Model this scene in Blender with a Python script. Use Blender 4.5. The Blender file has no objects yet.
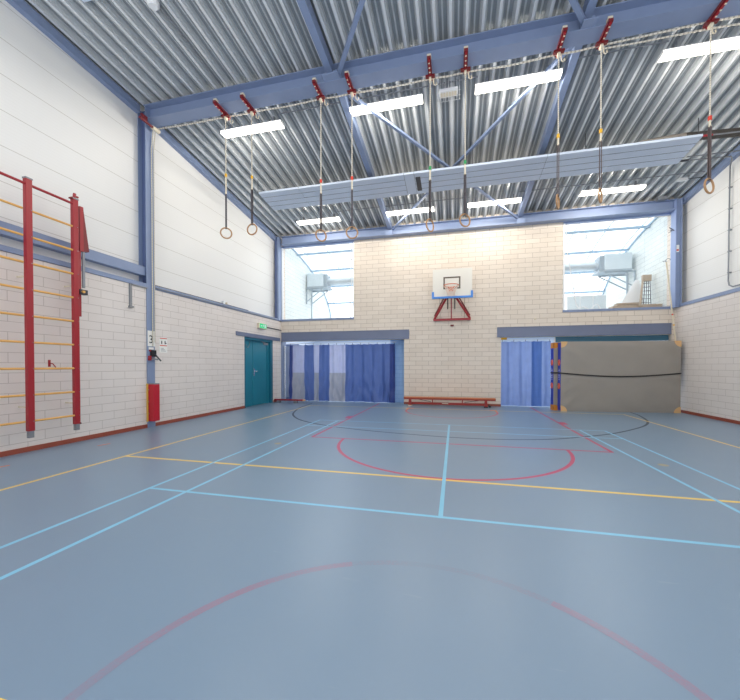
import bpy, bmesh, math, random
from mathutils import Vector, Matrix
random.seed(7)
S = bpy.context.scene
COL = S.collection
PI = math.pi

# ------------------------------------------------------------------ colour
def lin(r, g, b):
    f = lambda c: (c/255/12.92) if c/255 <= .04045 else ((c/255+.055)/1.055)**2.4
    return (f(r), f(g), f(b), 1)

# ------------------------------------------------------------------ materials
def new_mat(name):
    m = bpy.data.materials.new(name); m.use_nodes = True
    nt = m.node_tree; nt.nodes.clear()
    return m, nt
def N(nt, t, **kw):
    n = nt.nodes.new(t)
    for k, v in kw.items():
        if k in n.inputs: n.inputs[k].default_value = v
        else: setattr(n, k, v)
    return n
def link(nt, a, b): nt.links.new(a, b)
def principled(nt, col, rough=.5, metal=0., spec=.5):
    p = N(nt, 'ShaderNodeBsdfPrincipled'); o = N(nt, 'ShaderNodeOutputMaterial')
    p.inputs['Base Color'].default_value = col; p.inputs['Roughness'].default_value = rough
    p.inputs['Metallic'].default_value = metal; p.inputs['Specular IOR Level'].default_value = spec
    link(nt, p.outputs[0], o.inputs[0]); return p
def paint(name, rgb, rough=.5, metal=0., var=.08, scale=4., spec=.5, bump=0.):
    m, nt = new_mat(name); c = lin(*rgb)
    p = principled(nt, c, rough, metal, spec)
    tc = N(nt, 'ShaderNodeTexCoord'); no = N(nt, 'ShaderNodeTexNoise', Scale=scale, Detail=4.)
    link(nt, tc.outputs['Object'], no.inputs['Vector'])
    mx = N(nt, 'ShaderNodeMix', data_type='RGBA')
    mx.inputs[6].default_value = tuple(x*(1-var) for x in c[:3])+(1,)
    mx.inputs[7].default_value = tuple(min(1, x*(1+var)) for x in c[:3])+(1,)
    link(nt, no.outputs[0], mx.inputs[0]); link(nt, mx.outputs[2], p.inputs['Base Color'])
    if bump:
        b = N(nt, 'ShaderNodeBump', Strength=bump, Distance=.01)
        link(nt, no.outputs[0], b.inputs['Height']); link(nt, b.outputs[0], p.inputs['Normal'])
    return m
def emit(name, rgb, strength):
    m, nt = new_mat(name); e = N(nt, 'ShaderNodeEmission'); o = N(nt, 'ShaderNodeOutputMaterial')
    e.inputs[0].default_value = lin(*rgb); e.inputs[1].default_value = strength
    link(nt, e.outputs[0], o.inputs[0]); return m
def block_wall(name, axis, c1, c2, cm, bw=.45, rh=.15, ms=.005, off=(0, 0)):
    m, nt = new_mat(name); p = principled(nt, lin(*c1), .6, 0, .3)
    g = N(nt, 'ShaderNodeNewGeometry'); sp = N(nt, 'ShaderNodeSeparateXYZ'); cb = N(nt, 'ShaderNodeCombineXYZ')
    link(nt, g.outputs['Position'], sp.inputs[0])
    a1 = N(nt, 'ShaderNodeMath', operation='ADD'); a1.inputs[1].default_value = 40*bw+off[0]
    a2 = N(nt, 'ShaderNodeMath', operation='ADD'); a2.inputs[1].default_value = 40*rh+off[1]
    link(nt, sp.outputs[axis], a1.inputs[0]); link(nt, sp.outputs[2], a2.inputs[0])
    link(nt, a1.outputs[0], cb.inputs[0]); link(nt, a2.outputs[0], cb.inputs[1])
    b = N(nt, 'ShaderNodeTexBrick', offset=.5, squash=1.)
    b.inputs['Color1'].default_value = lin(*c1); b.inputs['Color2'].default_value = lin(*c2); b.inputs['Mortar'].default_value = lin(*cm)
    b.inputs['Scale'].default_value = 1; b.inputs['Mortar Size'].default_value = ms; b.inputs['Mortar Smooth'].default_value = .3
    b.inputs['Brick Width'].default_value = bw; b.inputs['Row Height'].default_value = rh; b.inputs['Bias'].default_value = 0
    link(nt, cb.outputs[0], b.inputs['Vector'])
    no = N(nt, 'ShaderNodeTexNoise', Scale=1.3, Detail=3.); link(nt, g.outputs['Position'], no.inputs['Vector'])
    ra = N(nt, 'ShaderNodeMapRange'); ra.inputs[3].default_value = .93; ra.inputs[4].default_value = 1.05
    link(nt, no.outputs[0], ra.inputs[0])
    mx = N(nt, 'ShaderNodeMix', data_type='RGBA', blend_type='MULTIPLY'); mx.inputs[0].default_value = 1
    link(nt, b.outputs[0], mx.inputs[6]); link(nt, ra.outputs[0], mx.inputs[7]); link(nt, mx.outputs[2], p.inputs['Base Color'])
    iv = N(nt, 'ShaderNodeMath', operation='SUBTRACT'); iv.inputs[0].default_value = 1; link(nt, b.outputs['Fac'], iv.inputs[1])
    bp = N(nt, 'ShaderNodeBump', Strength=.35, Distance=.006); link(nt, iv.outputs[0], bp.inputs['Height']); link(nt, bp.outputs[0], p.inputs['Normal'])
    return m
def cladding(name, rgb, pitch, rgbseam, seam=.014):
    m, nt = new_mat(name); p = principled(nt, lin(*rgb), .45, 0, .35)
    g = N(nt, 'ShaderNodeNewGeometry'); sp = N(nt, 'ShaderNodeSeparateXYZ'); link(nt, g.outputs['Position'], sp.inputs[0])
    zo = N(nt, 'ShaderNodeMath', operation='ADD'); zo.inputs[1].default_value = .185; link(nt, sp.outputs[2], zo.inputs[0])
    def stripes(pt, wid):
        mo = N(nt, 'ShaderNodeMath', operation='FLOORED_MODULO'); mo.inputs[1].default_value = pt; link(nt, zo.outputs[0], mo.inputs[0])
        lt = N(nt, 'ShaderNodeMath', operation='LESS_THAN'); lt.inputs[1].default_value = wid; link(nt, mo.outputs[0], lt.inputs[0]); return lt
    s1 = stripes(pitch, seam); s2 = stripes(pitch/10, .006)
    m2 = N(nt, 'ShaderNodeMath', operation='MULTIPLY'); m2.inputs[1].default_value = .10; link(nt, s2.outputs[0], m2.inputs[0])
    mxv = N(nt, 'ShaderNodeMath', operation='MAXIMUM'); link(nt, s1.outputs[0], mxv.inputs[0]); link(nt, m2.outputs[0], mxv.inputs[1])
    mx = N(nt, 'ShaderNodeMix', data_type='RGBA'); mx.inputs[6].default_value = lin(*rgb); mx.inputs[7].default_value = lin(*rgbseam)
    link(nt, mxv.outputs[0], mx.inputs[0]); link(nt, mx.outputs[2], p.inputs['Base Color']); return m
def floor_mat(name, rgb, rgb2, rough=.34):
    m, nt = new_mat(name); p = principled(nt, lin(*rgb), rough, 0, .75)
    g = N(nt, 'ShaderNodeNewGeometry')
    n1 = N(nt, 'ShaderNodeTexNoise', Scale=.55, Detail=5.); link(nt, g.outputs['Position'], n1.inputs['Vector'])
    mx = N(nt, 'ShaderNodeMix', data_type='RGBA'); mx.inputs[6].default_value = lin(*rgb); mx.inputs[7].default_value = lin(*rgb2)
    link(nt, n1.outputs[0], mx.inputs[0])
    # small scuffs
    mp = N(nt, 'ShaderNodeMapping'); mp.inputs['Rotation'].default_value = (0, 0, .7); mp.inputs['Scale'].default_value = (2., 22., 1.)
    link(nt, g.outputs['Position'], mp.inputs[0])
    n2 = N(nt, 'ShaderNodeTexNoise', Scale=1.4, Detail=6.); link(nt, mp.outputs[0], n2.inputs['Vector'])
    cr = N(nt, 'ShaderNodeMapRange'); cr.inputs[1].default_value = .70; cr.inputs[2].default_value = .80; cr.inputs[4].default_value = .25
    link(nt, n2.outputs[0], cr.inputs[0])
    mx2 = N(nt, 'ShaderNodeMix', data_type='RGBA'); mx2.inputs[7].default_value = lin(160, 170, 178)
    link(nt, mx.outputs[2], mx2.inputs[6]); link(nt, cr.outputs[0], mx2.inputs[0]); link(nt, mx2.outputs[2], p.inputs['Base Color'])
    n3 = N(nt, 'ShaderNodeTexNoise', Scale=2.2, Detail=6.); link(nt, g.outputs['Position'], n3.inputs['Vector'])
    rr = N(nt, 'ShaderNodeMapRange'); rr.inputs[3].default_value = rough-.015; rr.inputs[4].default_value = rough+.02
    link(nt, n3.outputs[0], rr.inputs[0]); link(nt, rr.outputs[0], p.inputs['Roughness'])
    return m
def worn_line(name, rgb, floor_rgb, amount):
    m, nt = new_mat(name); p = principled(nt, lin(*rgb), .34, 0, .75)
    g = N(nt, 'ShaderNodeNewGeometry'); n = N(nt, 'ShaderNodeTexNoise', Scale=70., Detail=5.); link(nt, g.outputs['Position'], n.inputs['Vector'])
    n2 = N(nt, 'ShaderNodeTexNoise', Scale=1.6, Detail=2.); link(nt, g.outputs['Position'], n2.inputs['Vector'])
    ad = N(nt, 'ShaderNodeMath', operation='ADD'); link(nt, n.outputs[0], ad.inputs[0]); link(nt, n2.outputs[0], ad.inputs[1])
    mr = N(nt, 'ShaderNodeMapRange'); mr.inputs[1].default_value = .8; mr.inputs[2].default_value = 1.2; mr.inputs[3].default_value = amount-.22; mr.inputs[4].default_value = amount+.25
    link(nt, ad.outputs[0], mr.inputs[0])
    mx = N(nt, 'ShaderNodeMix', data_type='RGBA'); mx.inputs[6].default_value = lin(*rgb); mx.inputs[7].default_value = lin(*floor_rgb)
    link(nt, mr.outputs[0], mx.inputs[0]); link(nt, mx.outputs[2], p.inputs['Base Color']); return m
def fabric(name, rgb, trans=.4):
    m, nt = new_mat(name); o = N(nt, 'ShaderNodeOutputMaterial')
    d = N(nt, 'ShaderNodeBsdfPrincipled'); d.inputs['Roughness'].default_value = .55
    t = N(nt, 'ShaderNodeBsdfTranslucent'); mx = N(nt, 'ShaderNodeMixShader'); mx.inputs[0].default_value = trans
    tc = N(nt, 'ShaderNodeTexCoord'); no = N(nt, 'ShaderNodeTexNoise', Scale=5., Detail=3.); link(nt, tc.outputs['Object'], no.inputs['Vector'])
    c = lin(*rgb); cm = N(nt, 'ShaderNodeMix', data_type='RGBA'); cm.inputs[6].default_value = tuple(x*.88 for x in c[:3])+(1,); cm.inputs[7].default_value = tuple(min(1, x*1.1) for x in c[:3])+(1,)
    link(nt, no.outputs[0], cm.inputs[0]); link(nt, cm.outputs[2], d.inputs['Base Color']); link(nt, cm.outputs[2], t.inputs[0])
    link(nt, d.outputs[0], mx.inputs[1]); link(nt, t.outputs[0], mx.inputs[2]); link(nt, mx.outputs[0], o.inputs[0]); return m
def glass(name, amount=.04, tint=(255, 255, 255)):
    m, nt = new_mat(name); o = N(nt, 'ShaderNodeOutputMaterial')
    t = N(nt, 'ShaderNodeBsdfTransparent'); t.inputs[0].default_value = lin(*tint)
    g = N(nt, 'ShaderNodeBsdfGlossy'); g.inputs['Roughness'].default_value = .02
    mx = N(nt, 'ShaderNodeMixShader'); mx.inputs[0].default_value = amount
    link(nt, t.outputs[0], mx.inputs[1]); link(nt, g.outputs[0], mx.inputs[2]); link(nt, mx.outputs[0], o.inputs[0]); return m
def skylight_sheet(name):
    m, nt = new_mat(name); o = N(nt, 'ShaderNodeOutputMaterial')
    t = N(nt, 'ShaderNodeBsdfTransparent'); t.inputs[0].default_value = (.92, .95, .97, 1)
    g = N(nt, 'ShaderNodeBsdfTranslucent'); g.inputs[0].default_value = (.9, .92, .95, 1)
    mx = N(nt, 'ShaderNodeMixShader'); mx.inputs[0].default_value = .35
    link(nt, t.outputs[0], mx.inputs[1]); link(nt, g.outputs[0], mx.inputs[2]); link(nt, mx.outputs[0], o.inputs[0]); return m
def rope_mat(name, rgb, rgb2, freq, axis):
    m, nt = new_mat(name); p = principled(nt, lin(*rgb), .8, 0, .2)
    g = N(nt, 'ShaderNodeNewGeometry'); sp = N(nt, 'ShaderNodeSeparateXYZ'); link(nt, g.outputs['Position'], sp.inputs[0])
    mo = N(nt, 'ShaderNodeMath', operation='FLOORED_MODULO'); mo.inputs[1].default_value = freq; link(nt, sp.outputs[axis], mo.inputs[0])
    lt = N(nt, 'ShaderNodeMath', operation='LESS_THAN'); lt.inputs[1].default_value = freq*.35; link(nt, mo.outputs[0], lt.inputs[0])
    mx = N(nt, 'ShaderNodeMix', data_type='RGBA'); mx.inputs[6].default_value = lin(*rgb); mx.inputs[7].default_value = lin(*rgb2)
    link(nt, lt.outputs[0], mx.inputs[0]); link(nt, mx.outputs[2], p.inputs['Base Color']); return m

FLOOR = (116, 140, 163)
M = dict(
    floor=floor_mat('floor_vinyl', FLOOR, (120, 144, 168)),
    ltblue=paint('line_light_blue', (128, 194, 224), .35), yellow=paint('line_yellow', (234, 200, 100), .35),
    pink=paint('line_crimson', (186, 66, 104), .35), black=paint('line_dark', (52, 66, 88), .4), orange=paint('line_orange', (222, 120, 70), .4),
    red_worn=worn_line('line_worn_red', (158, 108, 132), FLOOR, .52), red_faint=worn_line('line_faint_red', (150, 118, 138), FLOOR, .90), tan_spot=paint('floor_socket_cover', (168, 160, 132), .4),
    block_y=block_wall('painted_blocks_side', 1, (228, 221, 216), (225, 218, 213), (190, 181, 174), .45, .15, .0045),
    block_x=block_wall('painted_blocks_back', 0, (228, 218, 206), (222, 211, 198), (172, 158, 144), .43, .147, .005),
    block_mez_y=block_wall('mezzanine_blocks_side', 1, (222, 228, 226), (216, 223, 222), (184, 192, 194), .45, .15, .006),
    blue_block=block_wall('blue_painted_blocks', 0, (165, 202, 242), (158, 196, 238), (140, 178, 225), .43, .147, .006),
    clad=cladding('white_sandwich_panel', (232, 232, 230), .525, (196, 194, 188), .011),
    white=paint('white_paint', (232, 234, 236), .5, var=.02), plaster=paint('storage_plaster', (228, 232, 238), .7, var=.03),
    blue=paint('steel_blue_paint', (130, 146, 178), .42), blue_shade=paint('steel_blue_shaded', (92, 108, 148), .42),  # second blue puts the shade on column webs into the colour
    blue_lt=paint('steel_blue_light', (142, 160, 200), .4), lintel=paint('lintel_grey_blue', (112, 122, 148), .45),
    panelblue=paint('radiant_panel_blue', (196, 208, 226), .4, var=.03), panelline=paint('radiant_panel_groove', (110, 132, 170), .5),
    deck=paint('galvanised_deck', (202, 207, 211), .42, .25, var=.14, scale=2.), deck_hi=paint('deck_flange_lit', (224, 228, 231), .42, .2, var=.08),
    deck_dark=paint('deck_recess_shaded', (146, 153, 158), .45, .3, var=.14, scale=2.), black_gap=paint('dark_gap', (20, 22, 26), .8),
    basebd=paint('red_brown_skirting', (148, 74, 56), .5), red=paint('red_gloss', (156, 34, 44), .35), red_dark=paint('dark_red_metal', (116, 30, 36), .4),
    benchred=paint('bench_red', (160, 44, 36), .4), wood=paint('honey_wood', (222, 170, 92), .45, var=.12, scale=8), ringwood=paint('ring_wood', (176, 136, 96), .5, var=.12, scale=8),
    benchtop=paint('bench_top_wood', (196, 112, 66), .4, var=.1), cream=paint('cream_plastic', (222, 212, 190), .5),
    grey=paint('grey_metal', (138, 142, 148), .4, .4), greydk=paint('dark_grey_metal', (70, 72, 78), .5, .3), chrome=paint('chrome', (200, 205, 210), .2, .9),
    rope=rope_mat('hemp_rope', (214, 208, 194), (186, 178, 162), .035, 2), ropex=rope_mat('hemp_rope_across', (218, 212, 200), (180, 172, 158), .06, 0),
    strap=paint('dark_strap', (74, 70, 76), .7), strap2=paint('brown_strap', (92, 80, 80), .7),
    tag_y=paint('yellow_tag', (232, 178, 36), .5), tag_r=paint('red_tag', (218, 60, 40), .5), tag_g=paint('green_tag', (40, 150, 84), .5),
    lamp=emit('lamp_diffuser', (255, 246, 230), 6.), teal=paint('teal_door_paint', (30, 124, 146), .35, var=.04), teal_dk=paint('teal_frame', (24, 104, 128), .4, var=.04),
    shutter=paint('teal_shutter', (58, 112, 138), .45), dark=paint('black_rubber', (26, 26, 30), .6),
    navy=fabric('navy_fabric', (50, 70, 136), .2), bluefab=fabric('blue_fabric', (84, 108, 166), .22), palefab=fabric('pale_fabric', (178, 184, 214), .3), palefab_dim=fabric('pale_fabric_dim', (160, 164, 178), .2),
    ltfab=fabric('light_blue_fabric', (138, 160, 210), .3), midfab=fabric('mid_blue_fabric', (84, 118, 184), .25),
    mat=paint('grey_vinyl', (156, 150, 142), .5, var=.05, scale=2.5, bump=.25), matblue=paint('mat_blue_side', (36, 56, 172), .45), tan=paint('tan_leather', (222, 180, 128), .6),
    tan_dk=paint('orange_leather', (206, 132, 46), .6), black_tape=paint('black_webbing', (44, 42, 44), .7), orange_pr=paint('orange_print', (240, 112, 60), .5), white_pr=paint('white_print', (226, 230, 240), .5),
    board=paint('backboard_white', (226, 224, 216), .35, var=.02), boardblue=paint('backboard_blue_pad', (72, 142, 226), .5), boardline=paint('backboard_line', (96, 86, 74), .5),
    rim=paint('rim_orange', (214, 110, 66), .4), net=paint('net_cord', (236, 214, 200), .8),
    duct=paint('galvanised_duct', (196, 206, 212), .35, .4), ahu=paint('air_handler_grey', (204, 216, 222), .45, .1), ahu_dk=paint('air_handler_edge', (158, 172, 182), .45, .1),
    pane=glass('window_pane'), sky=skylight_sheet('skylight_sheet'), glazebar=paint('glazing_bar_blue', (150, 176, 196), .5),
    exitg=paint('exit_green', (30, 176, 110), .4), paper=paint('paper', (236, 236, 232), .7, var=.01), ink=paint('ink', (50, 54, 60), .7), redink=paint('red_ink', (214, 100, 84), .7),
    padyel=paint('pad_back_board', (220, 178, 84), .5), padred=paint('pad_red_vinyl', (186, 24, 44), .4, bump=.1), duct_dk=paint('flue_dark', (66, 62, 58), .5), flue_lt=paint('flue_foil', (150, 142, 134), .4, .4),
    oldwood=paint('weathered_board', (176, 160, 142), .7, var=.15),
)
mlb = M['exitg'].node_tree.nodes
for n_ in mlb:
    if n_.type == 'BSDF_PRINCIPLED':
        n_.inputs['Emission Color'].default_value = lin(30, 190, 120); n_.inputs['Emission Strength'].default_value = .5

# ------------------------------------------------------------------ mesh builder
class MB:
    def __init__(s): s.v = []; s.f = []; s.mi = []; s.sm = []; s.mats = []
    def _m(s, m):
        if m is None: return 0
        m = M[m] if isinstance(m, str) else m
        if m not in s.mats: s.mats.append(m)
        return s.mats.index(m)
    def add(s, verts, faces, m=None, smooth=False):
        b = len(s.v); i = s._m(m)
        s.v += [tuple(x) for x in verts]
        for f in faces: s.f.append(tuple(b+k for k in f)); s.mi.append(i); s.sm.append(smooth)
        return s
    def box(s, a, b, m=None, mat=None):
        x0, y0, z0 = a; x1, y1, z1 = b
        x0, x1 = min(x0, x1), max(x0, x1); y0, y1 = min(y0, y1), max(y0, y1); z0, z1 = min(z0, z1), max(z0, z1)
        v = [Vector(p) for p in ((x0,y0,z0),(x1,y0,z0),(x1,y1,z0),(x0,y1,z0),(x0,y0,z1),(x1,y0,z1),(x1,y1,z1),(x0,y1,z1))]
        if mat: v = [mat @ p for p in v]
        return s.add(v, [(0,3,2,1),(4,5,6,7),(0,1,5,4),(1,2,6,5),(2,3,7,6),(3,0,4,7)], m)
    def bar(s, p, q, w, h, m=None, up=(0, 0, 1)):
        p = Vector(p); q = Vector(q); d = (q-p).normalized(); u = Vector(up)
        if abs(d.dot(u)) > .99: u = Vector((0, 1, 0))
        r = d.cross(u).normalized(); u = r.cross(d)
        v = []
        for c in (p, q):
            for a, b in ((-1,-1),(1,-1),(1,1),(-1,1)): v.append(c+r*a*w/2+u*b*h/2)
        return s.add(v, [(3,2,1,0),(4,5,6,7),(0,1,5,4),(1,2,6,5),(2,3,7,6),(3,0,4,7)], m)
    def tube(s, pts, r, m=None, n=10, closed=False, cap=True):
        pts = [Vector(p) for p in pts]; k = len(pts); rr = r if isinstance(r, (list, tuple)) else [r]*k
        rings = []; prev = None
        for i, p in enumerate(pts):
            a = pts[(i-1) % k] if (i or closed) else pts[i]; b = pts[(i+1) % k] if (i < k-1 or closed) else pts[i]
            d = (b-a).normalized()
            if prev is None: u = d.orthogonal().normalized()
            else:
                u = prev-d*prev.dot(d)
                u = u.normalized() if u.length > 1e-6 else d.orthogonal().normalized()
            prev = u; w = d.cross(u)
            rings.append([p+(u*math.cos(2*PI*j/n)+w*math.sin(2*PI*j/n))*rr[i] for j in range(n)])
        v = [x for R_ in rings for x in R_]; f = []
        for i in range(k if closed else k-1):
            for j in range(n):
                i2 = (i+1) % k; f.append((i*n+j, i*n+(j+1) % n, i2*n+(j+1) % n, i2*n+j))
        s.add(v, f, m, True)
        if cap and not closed: s.add(rings[0], [tuple(reversed(range(n)))], m); s.add(rings[-1], [tuple(range(n))], m)
        return s
    def prism(s, poly, axis, a, b, m=None):
        def P(u, w, t): return {'x': (t, u, w), 'y': (u, t, w), 'z': (u, w, t)}[axis]
        n = len(poly); v = [P(u, w, a) for u, w in poly]+[P(u, w, b) for u, w in poly]
        f = [tuple(range(n)), tuple(reversed(range(n, 2*n)))]+[(i, n+i, n+(i+1) % n, (i+1) % n) for i in range(n)]
        return s.add(v, f, m)
    def quad(s, a, b, c, d, m=None): return s.add([a, b, c, d], [(0, 1, 2, 3)], m)
    def build(s, name, parent=None, mat=None, origin=None, bevel=0, smooth_all=False):
        me = bpy.data.meshes.new(name); o0 = Vector(origin) if origin else Vector((0, 0, 0))
        if origin is None and s.v:
            xs = [p[0] for p in s.v]; ys = [p[1] for p in s.v]; zs = [p[2] for p in s.v]
            o0 = Vector(((min(xs)+max(xs))/2, (min(ys)+max(ys))/2, min(zs)))
        me.from_pydata([tuple(Vector(p)-o0) for p in s.v], [], s.f)
        for m in (s.mats or [M[mat] if isinstance(mat, str) else mat]): me.materials.append(m)
        for p, i, sm in zip(me.polygons, s.mi, s.sm): p.material_index = i; p.use_smooth = sm or smooth_all
        bm = bmesh.new(); bm.from_mesh(me); bmesh.ops.recalc_face_normals(bm, faces=bm.faces); bm.to_mesh(bm_me := me); bm.free()
        o = bpy.data.objects.new(name, me); COL.objects.link(o); o.location = o0
        if parent:
            o.parent = parent; o.location = o0-wloc(parent)
        if bevel:
            b = o.modifiers.new('bevel', 'BEVEL'); b.width = bevel; b.segments = 2; b.limit_method = 'ANGLE'
        return o
def wloc(o):
    l = Vector(o.location)
    while o.parent: o = o.parent; l = l+Vector(o.location)
    return l
def tag(o, label, cat, group=None):
    o['label'] = label; o['category'] = cat
    if group: o['group'] = group
    return o
def thing(name, label, cat, loc, group=None):
    o = bpy.data.objects.new(name, None); COL.objects.link(o); o.location = loc; o.empty_display_size = .1
    return tag(o, label, cat, group)
def struct(o): o['kind'] = 'structure'; return o
def sroot(name, loc):
    o = bpy.data.objects.new(name, None); COL.objects.link(o); o.location = loc; o.empty_display_size = .1
    return struct(o)
def text_mesh(txt, size, mat, name, loc, rot, parent=None):
    cu = bpy.data.curves.new(name, 'FONT'); cu.body = txt; cu.size = size; cu.align_x = 'CENTER'; cu.align_y = 'CENTER'; cu.extrude = .0015
    t = bpy.data.objects.new(name, cu); COL.objects.link(t)
    me = bpy.data.meshes.new_from_object(t.evaluated_get(bpy.context.evaluated_depsgraph_get()))
    bpy.data.objects.remove(t); me.materials.clear(); me.materials.append(M[mat])
    o = bpy.data.objects.new(name, me); COL.objects.link(o); o.location = loc; o.rotation_euler = rot
    if parent: o.parent = parent; o.location = Vector(loc)-wloc(parent)
    return o

# ------------------------------------------------------------------ room dimensions (metres)
XL, XR, YB, YF = -6.319, 6.185, 11.594, -7.0
XLU, XRU = -6.50, 6.34         # upper cladding set back behind the block walls
XC = -.116
def DZ(y): return 6.74-.12*(y-5.98) if y > 5.98 else 6.74+.065*(5.98-y)

# ------------------------------------------------------------------ floor with painted lines
fl = MB()
fl.box((-7, YF-.2, -.2), (7, 17.4, 0), 'floor')
zc = [0.0002]
def line(p, q, w, m):
    zc[0] += .000015; z = zc[0]
    p = Vector((p[0], p[1], z)); q = Vector((q[0], q[1], z)); d = (q-p).normalized(); n = Vector((-d.y, d.x, 0))*w/2
    fl.quad(p-n, q-n, q+n, p+n, m)
def arc(c, r, a0, a1, w, m, n=48, sx=1.):
    zc[0] += .000015; z = zc[0]; v = []; f = []
    for i in range(n+1):
        a = math.radians(a0+(a1-a0)*i/n)
        for rr in (r-w/2, r+w/2): v.append((c[0]+rr*math.cos(a)*sx, c[1]+rr*math.sin(a), z))
    for i in range(n): f.append((2*i, 2*i+1, 2*i+3, 2*i+2))
    fl.add(v, f, m)
YS = 2.976
# crimson key, free-throw semicircle
for x in (XC-2.43, XC+2.43): line((x, 5.82), (x, 11.57), .05, 'pink')
line((XC-2.45, 5.82), (XC+2.45, 5.82), .05, 'pink')
arc((XC, 5.82), 1.815, 180, 360, .05, 'pink')
for x, y in ((XC-2.5, 8.3), (XC+2.5, 8.5)): line((x-.08, y), (x+.08, y), .32, 'pink')
# small arc under the hoop
arc((XC, 10.02), 1.27, 180, 360, .05, 'pink')
for s_ in (-1, 1):
    line((XC+s_*1.27, 10.0), (XC+s_*1.27, 10.42), .05, 'orange'); line((XC+s_*1.22-.1, 10.5), (XC+s_*1.22+.1, 10.5), .16, 'orange')
# dark zone line
dk = [(4.80, 10.95), (4.72, 10.3), (4.43, 9.3), (4.05, 8.6), (3.50, 7.95), (2.95, 7.42), (2.4, 7.03), (1.7, 6.62), (.9, 6.40), (0, 6.36), (-1.0, 6.50), (-1.75, 6.66), (-2.43, 6.88), (-3.1, 7.2), (-3.7, 7.66), (-4.2, 8.35), (-4.5, 9.1), (-4.72, 9.9), (-4.85, 11.1)]
def smooth_pts(p, n=6):
    out = []
    for i in range(len(p)-1):
        a = Vector(p[max(i-1, 0)]); b = Vector(p[i]); c = Vector(p[i+1]); d = Vector(p[min(i+2, len(p)-1)])
        for k in range(n):
            t = k/n; out.append(.5*((2*b)+(c-a)*t+(2*a-5*b+4*c-d)*t*t+(3*b-a-3*c+d)*t**3))
    out.append(Vector(p[-1])); return out
def polyline(pts, w, m):
    zc[0] += .000015; z = zc[0]; v = []; f = []
    for i, p in enumerate(pts):
        d = (Vector(pts[min(i+1, len(pts)-1)])-Vector(pts[max(i-1, 0)])).normalized(); n = Vector((-d.y, d.x))*w/2
        v += [(p[0]-n.x, p[1]-n.y, z), (p[0]+n.x, p[1]+n.y, z)]
    for i in range(len(pts)-1): f.append((2*i, 2*i+1, 2*i+3, 2*i+2))
    fl.add(v, f, m)
polyline(smooth_pts(dk), .05, 'black')
# volleyball, yellow
line((-4.632, YF+1), (-4.632, 10.43), .05, 'yellow'); line((4.415, YF+1), (4.415, 10.43), .05, 'yellow')
line((-4.657, 3.96), (4.44, 3.96), .05, 'yellow'); line((-4.657, .925), (4.44, .925), .05, 'yellow'); line((-4.657, 10.43), (4.44, 10.43), .05, 'yellow')
# badminton, light blue
for x in (XC-3.05, XC-2.59, XC+2.59, XC+3.05): line((x, YF+1.2), (x, YS+4.72), .04, 'ltblue')
for y in (YS, YS+3.96, YS+4.72): line((XC-3.07, y), (XC+3.07, y), .04, 'ltblue')
line((XC, YS), (XC, YS+4.74), .04, 'ltblue')
# worn circle nearest the camera
arc((XC-.05, .93), 1.30, -10, 58, .05, 'red_worn', 30); arc((XC-.05, .93), 1.30, 58, 112, .05, 'red_faint', 30); arc((XC-.05, .93), 1.30, 112, 190, .05, 'red_worn', 40)
# round floor sockets and worn marks
for x, y in ((-2.888, 5.19), (2.67, 5.22)):
    arc((x, y), .03, 0, 360, .06, 'tan_spot', 20)
for x, y in ((-5.65, 4.45), (-5.70, 3.15)): line((x-.02, y-.09), (x+.02, y+.09), .05, 'orange')
struct(fl.build('floor', origin=(0, 0, 0)))

# ------------------------------------------------------------------ ceiling: trapezoidal steel deck
def deck_profile():
    pts = []; x = -6.6; i = 0
    while x < 6.5:
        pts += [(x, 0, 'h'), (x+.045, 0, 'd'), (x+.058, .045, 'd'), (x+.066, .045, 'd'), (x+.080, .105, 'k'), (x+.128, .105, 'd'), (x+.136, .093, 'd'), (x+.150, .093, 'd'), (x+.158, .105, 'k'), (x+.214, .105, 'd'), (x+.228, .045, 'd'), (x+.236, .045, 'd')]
        x += .25
    pts.append((x, 0, 'h')); return pts
dp = deck_profile(); ys_ = [YF-.1, 5.98, 11.75]
dk_ = MB()
for j in range(2):
    for i in range(len(dp)-1):
        (x0, h0, k0), (x1, h1, _) = dp[i], dp[i+1]
        y0, y1 = ys_[j], ys_[j+1]
        dk_.quad((x0, y0, DZ(y0)+h0), (x0, y1, DZ(y1)+h0), (x1, y1, DZ(y1)+h1), (x1, y0, DZ(y0)+h1), {'h': 'deck_hi', 'd': 'deck', 'k': 'deck_dark'}[k0])  # low flanges lighter, recesses darker: light and shade put into the colour
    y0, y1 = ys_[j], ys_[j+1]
    for a in (.12, .3): dk_.quad((-7, y0, DZ(y0)+a), (-7, y1, DZ(y1)+a), (7, y1, DZ(y1)+a), (7, y0, DZ(y0)+a), 'deck_dark')  # unseen sheets added above the deck to seal out light
struct(dk_.build('ceiling', origin=(0, 0, 6.7)))

# ------------------------------------------------------------------ walls
DY0, DY1, DH = 9.325, 11.015, 2.215      # door opening in the left wall
w = MB()
w.box((XL, YF, 0), (-6.75, DY0, 2.95), 'block_y'); w.box((XL, DY1, 0), (-6.75, 11.95, 2.95), 'block_y'); w.box((XL, DY0, DH), (-6.75, DY1, 2.95), 'block_y')
wl = struct(w.build('wall_left'))
MB().box((XLU, YF, 2.95), (-6.75, 11.95, 8.2), 'clad').build('cladding', wl)
w = MB(); w.box((XR, YF, 0), (6.75, 11.95, 2.98), 'block_y'); wr = struct(w.build('wall_right'))
MB().box((XRU, YF, 2.98), (6.75, 11.95, 8.2), 'clad').build('cladding', wr)
w = MB()
B0, B1 = YB, 11.9
LX0, LX1, RX0, RX1 = -6.30, -3.475, 3.235, 6.13      # windows
OLX1, ORX0, ORX1 = -1.693, 1.442, 6.10               # openings below
w.box((-6.45, B0, 2.22), (6.3, B1, 2.975), 'block_x'); w.box((OLX1, B0, 0), (ORX0, B1, 2.22), 'block_x')
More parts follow.
